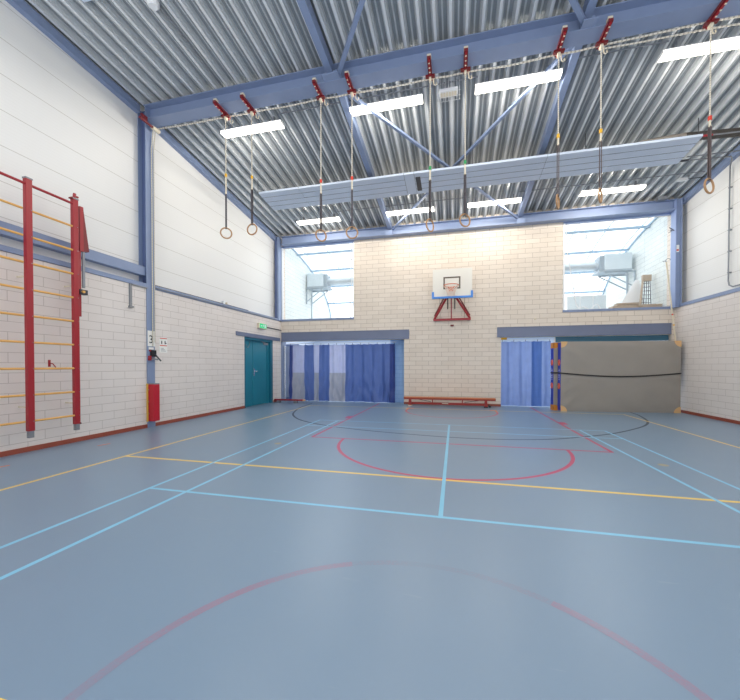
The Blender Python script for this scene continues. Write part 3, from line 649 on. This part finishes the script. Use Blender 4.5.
# ------------------------------------------------------------------ back wall fittings
def lintel(label, x0, x1):
    g = MB(); y0, y1 = YB-.03, YB+.25; z0, z1 = 2.225, 2.545
    g.box((x0, y0, z0), (x1, y1, z0+.02), 'lintel'); g.box((x0, y0, z1-.02), (x1, y0+.02, z1), 'lintel'); g.box((x0, y0+.01, z0+.02), (x1, y0+.03, z1-.02), 'lintel')
    return tag(g.build('steel_lintel'), label, 'lintel')
lintel('grey-blue steel lintel over the left storage opening', -6.29, -1.515); lintel('grey-blue steel lintel over the right storage opening', 1.32, 6.09)

def curtain(name, label, panels, yc, z0, z1, seed, swag):
    xa, xb = panels[0][0], panels[-1][1]
    t = thing(name, label, 'curtain', ((xa+xb)/2, yc, z0))
    rnd = random.Random(seed)
    ph = [rnd.uniform(0, 6) for _ in range(6)]
    def Y(x, z):
        u = (z1-z)/(z1-z0)
        a = .026*math.sin(2*PI*x/.37+ph[0]+.9*math.sin(2.3*u+ph[1]))+.016*math.sin(2*PI*x/.19+ph[2]+.5*u)
        b = swag*.04*math.sin(2*PI*(x/.62)+ph[3]+3.2*u*u*math.sin(x*2.1+ph[4]))*u + swag*.030*math.sin(2*PI*(1.9*abs(math.sin(2.55*x+ph[5]))**1.5*(.35+.65*u)+2.4*u))*u*u*(1.25-.6*u)
        return yc+a+b
    for x0, x1, m in panels:
        nx = max(3, int((x1-x0)/.022)); nz = 40; v = []; f = []
        for i in range(nx+1):
            x = x0+(x1-x0)*i/nx
            for j in range(nz+1):
                z = z0+(z1-z0)*j/nz
                if j == nz: z -= .015*abs(math.sin(2*PI*x/.45))
                v.append((x, Y(x, z), z))
        for i in range(nx):
            for j in range(nz): a = i*(nz+1)+j; f.append((a, a+nz+1, a+nz+2, a+1))
        g = MB(); g.add(v, f, m, True)
        if m == 'palefab':     # weaker backlight on the lower pale strips, put into a greyer colour
            k = g._m('palefab_dim'); g.mi = [k if g.v[q[0]][2] < 1.05 else 0 for q in g.f]
        g.build('fabric_panel', t)
    k = MB(); k.box((xa-.05, yc-.012, z1+.045), (xb+.05, yc+.012, z1+.065), 'white')
    k.build('curtain_rail', t)
    n = int((xb-xa)/.30)
    for i in range(n+1):
        x = xa+.03+(xb-xa-.06)*i/n; MB().tube([(x, yc, z1-.03), (x, yc, z1+.045)], .007, 'greydk', 6).build('curtain_hook', t)
    for i in range(3):
        x = xa+(xb-xa)*(.05+.45*i); MB().tube([(x, yc, z1+.065), (x, yc, 2.226)], .008, 'white', 6).build('rail_hanger', t)
    return t
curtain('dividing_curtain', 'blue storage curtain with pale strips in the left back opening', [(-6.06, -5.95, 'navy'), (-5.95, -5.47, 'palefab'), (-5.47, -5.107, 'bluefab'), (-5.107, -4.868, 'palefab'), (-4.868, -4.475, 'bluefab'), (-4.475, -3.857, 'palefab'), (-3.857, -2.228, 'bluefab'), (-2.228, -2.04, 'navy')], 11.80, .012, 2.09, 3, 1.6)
curtain('dividing_curtain', 'light blue storage curtain in the right back opening beside the mats', [(1.47, 2.385, 'ltfab'), (2.385, 2.69, 'midfab'), (2.69, 2.95, 'ltfab')], 11.78, .015, 2.10, 9, .5)
tag(MB().box((1.46, YB+.14, 2.155), (1.64, YB+.24, 2.222), 'tag_y').build('rail_end_stop'), 'small yellow block at the left end of the right curtain rail', 'stop block')
g = MB()
for i in range(6): g.box((3.06, 11.70+.004*(i % 2), 1.20+i*.17), (6.09, 11.74, 1.36+i*.17), 'shutter')
g.box((3.02, 11.69, 0), (3.06, 11.75, 2.22), 'white')
struct(g.build('door_2'))

# storage behind the openings
struct(MB().box((-6.6, 15.4, 0), (6.5, 15.6, 2.6), 'plaster').build('wall_storage_back'))
struct(MB().box((-6.75, 11.95, 0), (-6.6, 15.4, 2.6), 'plaster').build('wall_storage_left'))
struct(MB().box((6.4, 11.95, 0), (6.55, 15.4, 2.6), 'plaster').build('wall_storage_right'))
struct(MB().box((-2.25, 12.05, 0), (1.0, 12.2, 2.6), 'blue_block').build('wall_storage_divider'))
g = MB(); g.box((-6.50, 12.30, 0), (-5.88, 12.34, 2.15), 'ltfab')
tag(MB().box((-6.55, 12.25, 0), (-5.92, 12.32, 2.15), 'blue_lt').box((-6.50, 12.235, .08), (-6.26, 12.25, 2.07), 'panelblue').box((-6.22, 12.235, .08), (-5.97, 12.25, 2.07), 'panelblue').build('storage_cupboard'), 'pale blue cupboard at the left end of the left storage opening', 'cupboard')
tag(MB().tube([(-6.22, 11.72, 0), (-6.22, 11.72, 2.05)], .028, 'chrome', 12).box((-6.30, 11.64, 0), (-6.14, 11.80, .012), 'chrome').build('goal_post'), 'upright shiny metal post at the left edge of the left storage opening', 'post')
struct(MB().box((-6.325, 11.60, 0), (-6.27, 11.90, 2.22), 'blue').build('trim_5'))

# ------------------------------------------------------------------ benches
t = thing('gym_bench', 'long red gym bench standing along the middle of the back wall', 'bench', (-.19, 11.2, 0))
MB().box((-1.63, 11.07, .262), (1.235, 11.31, .295), 'benchtop').build('seat', t, bevel=.006)
MB().box((-1.62, 11.09, .215), (1.23, 11.115, .262), 'benchred').box((-1.62, 11.27, .215), (1.23, 11.295, .262), 'benchred').build('seat_rail', t)
for x in (-1.43, .95):
    l = MB(); l.prism([(x-.05, .03), (x+.05, .03), (x+.035, .215), (x-.035, .215)], 'y', 11.10, 11.28, 'benchred'); l = l.build('leg', t)
    MB().box((x-.055, 11.09, 0), (x+.055, 11.29, .03), 'cream' if x < 0 else 'dark').build('rubber_foot', l)
MB().box((-1.38, 11.16, .06), (.92, 11.22, .125), 'benchred').build('balance_beam', t)
for x in (-.70, .24): MB().box((x-.015, 11.15, .125), (x+.015, 11.23, .215), 'benchred').build('post', t)
k = MB(); k.bar((-1.30, 11.19, .24), (-.75, 11.19, .14), .02, .016, 'greydk'); k.bar((.85, 11.19, .23), (.30, 11.19, .14), .02, .016, 'greydk'); k.build('brace', t)
MB().tube([(1.06, 11.10, .04), (1.06, 11.28, .04)], .035, 'dark', 12).build('roller', t)
MB().box((-.40, 11.155, .085), (-.20, 11.16, .11), 'cream').build('maker_plate', t)
t = thing('low_balance_beam', 'low red balance beam on two grey blocks in the left back corner', 'balance beam', (-5.7, 11.1, 0))
MB().box((-6.29, 11.02, .075), (-5.18, 11.14, .125), 'red').build('beam', t, bevel=.006)
MB().box((-5.18, 11.025, .07), (-5.12, 11.135, .12), 'tan').build('end_cap', t)
for x in (-6.12, -5.47): MB().box((x-.05, 11.0, 0), (x+.05, 11.16, .075), 'grey').build('foot', t, bevel=.008)

# ------------------------------------------------------------------ crash mats
def crash_mat(label, fl_, ang, W, H, T, face_detail, sag):
    t = thing('crash_mat', label, 'mat', (fl_[0], fl_[1], 0))
    mt = Matrix.Translation((fl_[0], fl_[1], 0)) @ Matrix.Rotation(ang, 4, 'Z')
    # cover: slightly pillowed front with wrinkles near the ends
    nx, nz = 60, 40; v = []; f = []
    rnd = random.Random(5)
    for i in range(nx+1):
        for j in range(nz+1):
            u, w_ = i/nx, j/nz
            e = min(1, 14*min(u, 1-u)*W/H, ) * min(1, 14*min(w_, 1-w_))
            wr = .009*math.sin(34*(w_+1.1*abs(u-.5)*(1 if w_ < .5 else -1)))*math.exp(-7*min(u, 1-u))+.005*math.sin(21*u+14*w_)
            y = -(.012+wr)*e
            v.append(mt @ Vector((u*W, y, .002+w_*(H-.002))))
    for i in range(nx):
        for j in range(nz): a = i*(nz+1)+j; f.append((a, a+nz+1, a+nz+2, a+1))
    g = MB(); g.add(v, f, 'mat', True); g.box((0, 0, 0), (W, T, H), 'mat', mt); c = g.build('mat_cover', t, origin=(fl_[0], fl_[1], 0))
    MB().box((-.004, .005, .03), (0, T-.005, H-.03), 'matblue', mt).build('side_strip', t)
    for z in (.72, 1.40):
        k = MB(); pts = [mt @ Vector((-.006, T/2+.055*math.cos(a*PI/8), z+.075*math.sin(a*PI/8))) for a in range(16)]
        k.tube([tuple(p) for p in pts], .016, 'orange_pr', 6, closed=True)
        k.box((-.007, T/2-.02, z-.03), (-.004, T/2+.02, z+.03), 'orange_pr', mt)
        k.build('side_emblem', t)
    k = MB()
    for q in range(7): k.box((-.007, T/2-.02, .90+q*.05), (-.004, T/2+.025, .915+q*.05+(q % 3)*.008), 'white_pr', mt)
    k.build('side_lettering', t)
    R_ = .17
    for cx, cz, a0 in ((0, 0, 0), (W, 0, 90), (W, H, 180), (0, H, 270)):
        pts = [(cx, cz)]+[(cx+R_*math.cos(math.radians(a0+90*q/10)), cz+R_*math.sin(math.radians(a0+90*q/10))) for q in range(11)]
        n = len(pts); vv = [mt @ Vector((p, -.016, z)) for p, z in pts]+[mt @ Vector((p, .0, z)) for p, z in pts]
        ff = [tuple(range(n))]+[(q, (q+1) % n, n+(q+1) % n, n+q) for q in range(n)]
        if cx == 0:
            b = len(vv); vv += [mt @ Vector(p) for p in ((-.008, -.016, cz), (-.008, T, cz), (-.008, T, cz+(.16 if cz == 0 else -.16)), (-.008, -.016, cz+(.16 if cz == 0 else -.16)))]
            ff.append((b, b+1, b+2, b+3)) if face_detail == 2 else None
        MB().add(vv, ff, 'tan' if face_detail == 1 else 'tan_dk').build('corner_patch', t)
    pts = []; 
    n = 24; vv = []; ff = []
    for i in range(n+1):
        u = i/n; z = 1.10-sag*math.sin(PI*u)
        for dz in (-.018, .018): vv.append(mt @ Vector((-.008+u*(W+.008), -.042*min(1, 30*min(u, 1-u)+.5), z+dz)))
    for i in range(n): ff.append((2*i, 2*i+2, 2*i+3, 2*i+1))
    k = MB().add(vv, ff, 'black_tape'); k.box((-.010, -.022, 1.082), (-.005, T, 1.118), 'black_tape', mt)
    k.build('strap', t)
    return t
AG = math.atan2(.37, 3.09)
crash_mat('large grey crash mat standing upright in front against the back right corner', (2.955, 10.73), AG, 3.14, 2.0, .20, 1, .095)
crash_mat('second grey crash mat standing behind the front one, mostly hidden', (2.825, 10.965), AG, 3.05, 1.985, .20, 2, .0)

# ------------------------------------------------------------------ basketball backboard
by = 11.09
t = thing('basketball_hoop', 'white wall-mounted basketball backboard with orange rim on red frame', 'basketball hoop', (XC, by, 2.75))
BX0, BX1, BZ0, BZ1 = -.695, .52, 3.475, 4.375
bo = MB().box((BX0, by, BZ0), (BX1, by+.03, BZ1), 'board').build('backboard', t)
k = MB(); rx0, rx1, rz0, rz1 = -.36, .165, 3.74, 4.125
for a, b in (((rx0, rz0), (rx0+.045, rz1)), ((rx1-.045, rz0), (rx1, rz1)), ((rx0+.045, rz1-.045), (rx1-.045, rz1)), ((rx0+.045, rz0), (rx1-.045, rz0+.045))): k.box((a[0], by-.004, a[1]), (b[0], by, b[1]), 'boardline')
k.build('target_square', bo)
k = MB(); k.box((BX0-.025, by-.015, BZ0-.025), (BX1+.025, by+.045, BZ0+.035), 'boardblue'); k.box((BX0-.025, by-.015, BZ0+.035), (BX0+.04, by+.045, BZ0+.19), 'boardblue'); k.box((BX1-.04, by-.015, BZ0+.035), (BX1+.025, by+.045, BZ0+.19), 'boardblue')
k.build('edge_padding', bo)
rz = 3.765; rc = (XC+.0, by-.375)
rm = MB(); rm.tube([(rc[0]+.225*math.cos(2*PI*i/32), rc[1]+.225*math.sin(2*PI*i/32), rz) for i in range(32)], .012, 'rim', 8, closed=True)
rm.box((XC-.09, by-.02, rz-.10), (XC+.09, by-.004, rz+.04), 'rim'); rm.bar((XC-.08, by-.01, rz-.01), (XC-.10, rc[1]+.2, rz), .02, .02, 'rim'); rm.bar((XC+.08, by-.01, rz-.01), (XC+.10, rc[1]+.2, rz), .02, .02, 'rim')
rm = rm.build('rim', t)
k = MB(); n = 12
for s_ in (1, -1):
    for i in range(n):
        pts = []
        for j in range(7):
            u = j/6; a = 2*PI*(i+s_*u*2)/n; r = .215*(1-u)+.10*u+.02*math.sin(PI*u)*-1; pts.append((rc[0]+r*math.cos(a), rc[1]+r*math.sin(a), rz-.01-.30*u))
        k.tube(pts, .0065, 'net', 5)
k.build('net', rm)
k = MB()
for s_, xw in ((-1, -.66), (1, .47)):
    k.bar((XC+s_*.13, by+.05, BZ0+.03), (xw, 11.50, 2.86), .05, .05, 'red'); k.bar((XC+s_*.20, by+.05, BZ0+.06), (xw-s_*.0, 11.50, 2.95), .03, .03, 'red_dark')
k.box((XC-.03, by+.03, BZ0+.1), (XC+.03, by+.06, BZ0+.65), 'red_dark')
k.bar((-.70, 11.50, 2.83), (.50, 11.50, 2.83), .06, .07, 'red'); k.bar((XC, by+.05, BZ0+.1), (XC, 11.50, 2.86), .035, .035, 'red')
k.box((XC-.25, by+.03, BZ0+.02), (XC+.25, by+.07, BZ0+.10), 'red_dark'); k.box((XC-.30, by+.03, BZ0+.65), (XC+.30, by+.07, BZ0+.72), 'red_dark')
for x in (-.63, .43): k.box((x-.04, 11.5, 2.79), (x+.04, YB, 2.87), 'red_dark')
for s_ in (-1, 1): k.bar((XC+s_*.25, by+.06, BZ0+.68), (XC+s_*.3, YB-.01, BZ0+.72), .05, .05, 'red_dark')
k.build('support_frame', t)
for s_ in (-1, 1): MB().tube([(XC+s_*.11, by+.02, BZ0+.0), (XC+s_*.11, by+.06, BZ0-.36)], .018, 'dark', 8).build('gas_strut', t)
for x in (-.48, .30): MB().tube([(x, by+.03, BZ0+.05), (x, 11.52, BZ0-.36), (x, 11.52, 2.86)], .005, 'greydk', 5).build('stay_wire', t)
tag(MB().box((XC-.03, YB-.05, 2.615), (XC+.08, YB, 2.665), 'red_dark').build('wall_latch'), 'small red latch on the back wall below the basketball frame', 'latch')
tag(MB().tube([(2.45, YB, 2.78), (2.45, YB-.03, 2.78)], .03, 'cream', 10).build('wall_button'), 'tiny round fitting on the back wall above the right lintel', 'fitting')

# pole with hook, sticker, little bracket by the right column
t = thing('window_pole', 'long pale pole with a hook leaning in the right back corner', 'pole', (6.13, 11.15, 0))
MB().tube([(6.155, 11.44, 0.02), (6.13, 11.44, 2.2), (5.81, 11.47, 4.25)][0:1]+[(6.12, 11.44, 2.05), (5.80, 11.30, 4.24)], .018, 'cream', 10).build('pole_shaft', t)
MB().tube([(5.80, 11.30, 4.24), (5.79, 11.30, 4.29), (5.83, 11.30, 4.33), (5.89, 11.30, 4.32), (5.90, 11.30, 4.28)], .009, 'grey', 8).tube([(5.80, 11.30, 4.26), (5.73, 11.30, 4.25), (5.72, 11.30, 4.28)], .008, 'grey', 8).build('hook', t)
k = MB()
for z, m in ((2.75, 'tag_r'), (2.45, 'tag_y')): 
    u = (z-2.05)/(4.24-2.05); k.tube([(6.12-.32*u, 11.44-.14*u, z), (6.12-.32*(u+.015), 11.44-.14*(u+.015), z+.035)], .020, m, 10)
k.build('marking_band', t)
tag(MB().box((6.075, 11.374, 4.52), (6.15, 11.38, 4.72), 'paper').box((6.085, 11.372, 4.55), (6.14, 11.374, 4.60), 'redink').build('column_sticker'), 'small white notice on the blue column by the right window', 'sign')
k = MB(); k.bar((5.93, 11.42, 5.24), (6.06, 11.42, 5.14), .015, .015, 'greydk'); k.bar((5.95, 11.42, 5.16), (6.06, 11.42, 5.15), .012, .012, 'greydk'); k.bar((6.0, 11.42, 5.15), (6.0, 11.59, 5.15), .012, .012, 'greydk')
tag(k.build('window_bracket'), 'little dark bracket at the top right corner of the right window', 'bracket')
tag(MB().box((5.55, 11.24, 5.98), (5.78, 11.36, 6.075), 'grey').build('junction_box'), 'grey junction box on top of the back beam at the right corner', 'box')
t = MB(); t.tube([(5.85, 10.55, DZ(10.55)-.03), (6.23, 10.5, DZ(10.5)-.05)], .012, 'greydk', 6); t.prism([(5.60, DZ(10.55)-.06), (5.86, DZ(10.55)-.06), (5.86, DZ(10.55)-.005), (5.66, DZ(10.55)-.005)], 'y', 10.50, 10.60, 'white')
tag(t.build('beam_detector'), 'white wedge fitting on a grey arm under the deck at the right corner', 'detector')
tag(MB().box((-4.10, 9.75, DZ(9.8)-.06), (-3.85, 9.87, DZ(9.8)+.0), 'white').build('deck_fitting'), 'small white fitting under the deck behind the left end of the heating panel', 'fitting')
tag(MB().box((2.95, 9.72, DZ(9.8)-.06), (3.2, 9.84, DZ(9.8)+.0), 'white').build('deck_fitting'), 'small white fitting under the deck behind the right half of the heating panel', 'fitting')

# ------------------------------------------------------------------ mezzanine seen through the windows
struct(MB().box((-6.75, 11.9, 2.6), (6.55, 17.2, 2.9), 'white').build('floor_mezzanine'))
prof = [(11.9, 6.02), (12.4, 6.0), (13.2, 5.88), (14.0, 5.70), (14.8, 5.46), (15.4, 5.2), (15.9, 4.92), (16.4, 4.52), (16.75, 4.1), (16.95, 3.6), (17.0, 2.9)]
for nm, x0, x1 in (('wall_mezzanine_left', XL, -6.75), ('wall_mezzanine_right', XR, 6.55)):
    struct(MB().prism([(11.9, 2.9)]+prof, 'x', x0, x1, 'block_mez_y').build(nm))
cr = sroot('ceiling_mezzanine', (0, 14, 5.5))
v = []; f = []
for y, z in prof: v += [(-6.4, y, z+.05), (6.4, y, z+.05)]
for i in range(len(prof)-1): f.append((2*i, 2*i+1, 2*i+3, 2*i+2))
MB().add(v, f, 'sky', True).build('glazing_sheet', cr)
k = MB()
for y, z in ((12.95, 5.84), (14.35, 5.55), (15.45, 5.08), (16.35, 4.45), (16.93, 3.5)): MB().box((XL, y-.04, z-.02), (XR, y+.04, z+.05), 'glazebar').build('glazing_purlin', cr)
for i in range(13):
    x = -6.0+i*1.0; k = MB()
    for j in range(len(prof)-1): k.bar((x, prof[j][0], prof[j][1]+.03), (x, prof[j+1][0], prof[j+1][1]+.03), .022, .03, 'glazebar')
    k.build('glazing_bar', cr)
for s_ in (XL, XR):
    k = MB()
    for j in range(len(prof)-1): k.bar((s_, prof[j][0], prof[j][1]), (s_, prof[j+1][0], prof[j+1][1]), .07, .07, 'glazebar')
    k.build('edge_bar', cr)
def air_handler(label, x0, x1, wx, s_):
    t = thing('air_handler', label, 'air handler', ((x0+x1)/2, 14.1, 4.6))
    MB().box((x0, 13.8, 4.735), (x1, 14.4, 5.305), 'ahu').build('cabinet', t, bevel=.01)
    xi = x1 if s_ < 0 else x0
    MB().box((xi, 13.85, 4.77), (xi-s_*.15, 14.35, 5.26), 'ahu_dk').build('duct_collar', t)
    MB().box((min(x0, xi-s_*.2), 13.76, 4.665), (max(x1, xi-s_*.2), 14.44, 4.735), 'ahu_dk').build('base_tray', t)
    for y in (13.82, 14.38):
        k = MB(); k.bar((wx-s_*.03, y, 4.645), (xi, y, 4.645), .04, .04, 'ahu_dk'); k.bar((wx-s_*.03, y, 4.1), (xi, y, 4.64), .035, .035, 'ahu_dk'); k.bar((wx-s_*.03, y, 4.0), (wx-s_*.03, y, 4.66), .05, .04, 'ahu_dk')
        k.build('wall_bracket', t)
    MB().tube([(wx-s_*.25, 13.85, 4.66), (wx-s_*.25, 13.85, 2.9)], .03, 'ahu_dk', 8).build('drain_pipe', t)
air_handler('pale grey air handling box on the mezzanine wall behind the left window', -6.26, -5.52, XL, -1)
air_handler('pale grey air handling box on the mezzanine wall behind the right window', 5.21, 6.06, XR, 1)
t = MB(); n = 60; pts = []; rr = []
for i in range(n*4+1):
    x = -5.37+(5.06+5.37)*i/(n*4); pts.append((x, 14.1, 4.97)); rr.append(.155 if i % 2 else .17)
t.tube(pts, rr, 'duct', 16)
tag(t.build('ventilation_duct'), 'silver corrugated ventilation duct between the two air handling boxes', 'duct')
tag(MB().tube([(3.44, 12.0, 5.8), (3.44, 12.0, 5.3), (3.47, 12.0, 4.9), (3.60, 12.0, 4.1), (3.73, 12.0, 3.25), (3.80, 12.0, 3.14), (3.95, 12.0, 3.17), (4.13, 12.0, 3.06), (4.25, 12.0, 3.20), (4.33, 12.0, 3.24), (4.42, 12.0, 3.08), (4.5, 12.0, 2.92)], .016, 'white', 8).build('dangling_cable'), 'white cable dangling behind the left side of the right window', 'cable')
tag(MB().tube([(-3.65, 12.0, 5.85), (-3.68, 12.0, 5.3), (-3.70, 12.0, 5.1), (-3.69, 12.0, 4.3), (-3.74, 12.0, 2.92)], .014, 'white', 8).build('dangling_cable'), 'thin pale cable hanging behind the right edge of the left window', 'cable')
for nm, x, lab in (('security_detector', -3.70, 'small white detector on the cable in the left window'), ('security_detector', 4.30, 'small white detector under the glazed roof in the right window')):
    tag(MB().tube([(x, 12.0 if x < 0 else 12.9, 5.22 if x < 0 else 5.72), (x, 12.0 if x < 0 else 12.9, 5.14 if x < 0 else 5.60)], .05, 'white', 10).build(nm), lab, 'detector')
# clutter on the mezzanine floor
t = MB(); t.add([(5.05, 12.5, 3.05), (5.95, 12.75, 3.3), (5.90, 13.0, 4.15), (5.80, 13.0, 4.15), (5.08, 12.53, 3.05), (5.98, 12.78, 3.3), (5.93, 13.03, 4.15), (5.83, 13.03, 4.15)], [(0,1,2,3),(7,6,5,4),(0,4,5,1),(1,5,6,2),(2,6,7,3),(3,7,4,0)], 'white')
tag(t.build('leaning_board'), 'white triangular board leaning on the clutter behind the right window', 'board')
t = thing('wire_rack', 'upright wire rack with wooden top behind the right window', 'rack', (6.0, 12.6, 2.9))
k = MB()
for i in range(5): k.bar((5.74+.07*i, 12.5, 3.15), (5.90+.045*i, 12.7, 4.1), .018, .018, 'greydk')
for i in range(8): 
    u = i/7; k.bar((5.74+.16*u, 12.49+.2*u, 3.18+.9*u), (6.02+.06*u, 12.49+.2*u, 3.18+.9*u), .015, .015, 'greydk')
k.build('wire_grid', t)
MB().bar((5.70, 12.48, 3.0), (5.90, 12.72, 4.2), .05, .05, 'oldwood').box((5.86, 12.64, 4.02), (6.10, 12.74, 4.22), 'oldwood').build('wooden_frame', t)
for i, (x0, x1, y, z, h, rot, lab) in enumerate(((4.75, 5.5, 12.2, 2.90, .27, .05, 'lowest weathered plank on the sill heap behind the right window'), (5.05, 5.66, 12.55, 2.90, .42, -.05, 'stack of weathered boards at the foot of the wire rack'), (5.58, 6.12, 12.2, 2.90, .30, .02, 'short weathered board nearest the glass at the right of the heap'))):
    k = MB(); n = max(1, int(h/.06))
    for q in range(n):
        mt = Matrix.Translation(((x0+x1)/2, y, z+q*h/n)) @ Matrix.Rotation(rot+.06*(q % 2), 4, 'Z'); k.box((-(x1-x0)/2, -.12, 0), ((x1-x0)/2, .12, h/n-.008), 'oldwood', mt)
    tag(k.build('old_board'), lab, 'board')
t = thing('white_cabinet', 'row of low white cabinets on the mezzanine behind the right window', 'cabinet', (4.6, 13.6, 2.9))
MB().box((3.9, 13.5, 2.9), (5.15, 13.9, 3.80), 'white').build('cabinet_body', t, bevel=.006)
for i in range(3): MB().box((3.93+i*.41, 13.485, 2.95), (4.31+i*.41, 13.5, 3.77), 'ahu').build('cabinet_door', t)

# ------------------------------------------------------------------ lights and world
def area(name, loc, rot, sx, sy, power, col=(1, 1, 1)):
    l = bpy.data.lights.new(name, 'AREA'); l.shape = 'RECTANGLE'; l.size = sx; l.size_y = sy; l.energy = power; l.color = col
    o = bpy.data.objects.new(name, l); COL.objects.link(o); o.location = loc; o.rotation_euler = rot; return o
area('fill_rear', (0, -2.5, 6.6), (0, 0, 0), 9, 6, 110, (1, .97, .93))  # added fill behind the camera, no fixture modelled
area('fill_middle', (0, 3.6, 6.45), (0, 0, 0), 9, 2.2, 90, (1, .97, .93))  # added fill under the near bay, no fixture there
area('storage_lamp', (-4.0, 13.6, 2.5), (0, 0, 0), 4, 2, 90, (.95, .98, 1))
area('storage_lamp', (3.6, 13.4, 2.5), (0, 0, 0), 4, 1.6, 90, (.95, .98, 1))
def fill_point(loc, power, rad, col=(1, 1, 1)):
    l = bpy.data.lights.new('fill_point_light', 'POINT'); l.energy = power; l.shadow_soft_size = rad; l.color = col
    o = bpy.data.objects.new('fill_point_light', l); COL.objects.link(o); o.location = loc
fill_point((-2.5, -3.5, 1.6), 90, 1.0); fill_point((3.0, -3.5, 1.6), 90, 1.0)  # soft fill added behind the camera to brighten walls, deck and beams
area('bounce_fill', (0, -3.2, .25), (PI, 0, 0), 9, 4, 430, (1, .98, .96))  # added up-facing fill, out of view, standing in for floor bounce
wd = bpy.data.worlds.new('sky'); S.world = wd; wd.use_nodes = True
nt = wd.node_tree; nt.nodes.clear()
bg = N(nt, 'ShaderNodeBackground'); bg.inputs[0].default_value = (.93, .97, 1, 1); bg.inputs[1].default_value = 1.75
o = N(nt, 'ShaderNodeOutputWorld'); link(nt, bg.outputs[0], o.inputs[0])

# ------------------------------------------------------------------ camera
cam = bpy.data.cameras.new('camera'); cam.sensor_fit = 'HORIZONTAL'; cam.sensor_width = 36; cam.lens = 340.96/740*36
cam.shift_x = (370-374.3)/740; cam.shift_y = (370.15-350)/740; cam.clip_start = .02
co = bpy.data.objects.new('camera', cam); COL.objects.link(co); co.location = (0, 0, 1.303); co.rotation_euler = (PI/2-.0123, 0, .23185)
S.camera = co
S.view_settings.view_transform = 'Standard'; S.view_settings.look = 'None'; S.view_settings.exposure = .6; S.view_settings.gamma = 1
S.cycles.max_bounces = 10; S.cycles.diffuse_bounces = 6; S.cycles.transparent_max_bounces = 12; S.cycles.caustics_reflective = False; S.cycles.caustics_refractive = False
S.cycles.sample_clamp_indirect = 6
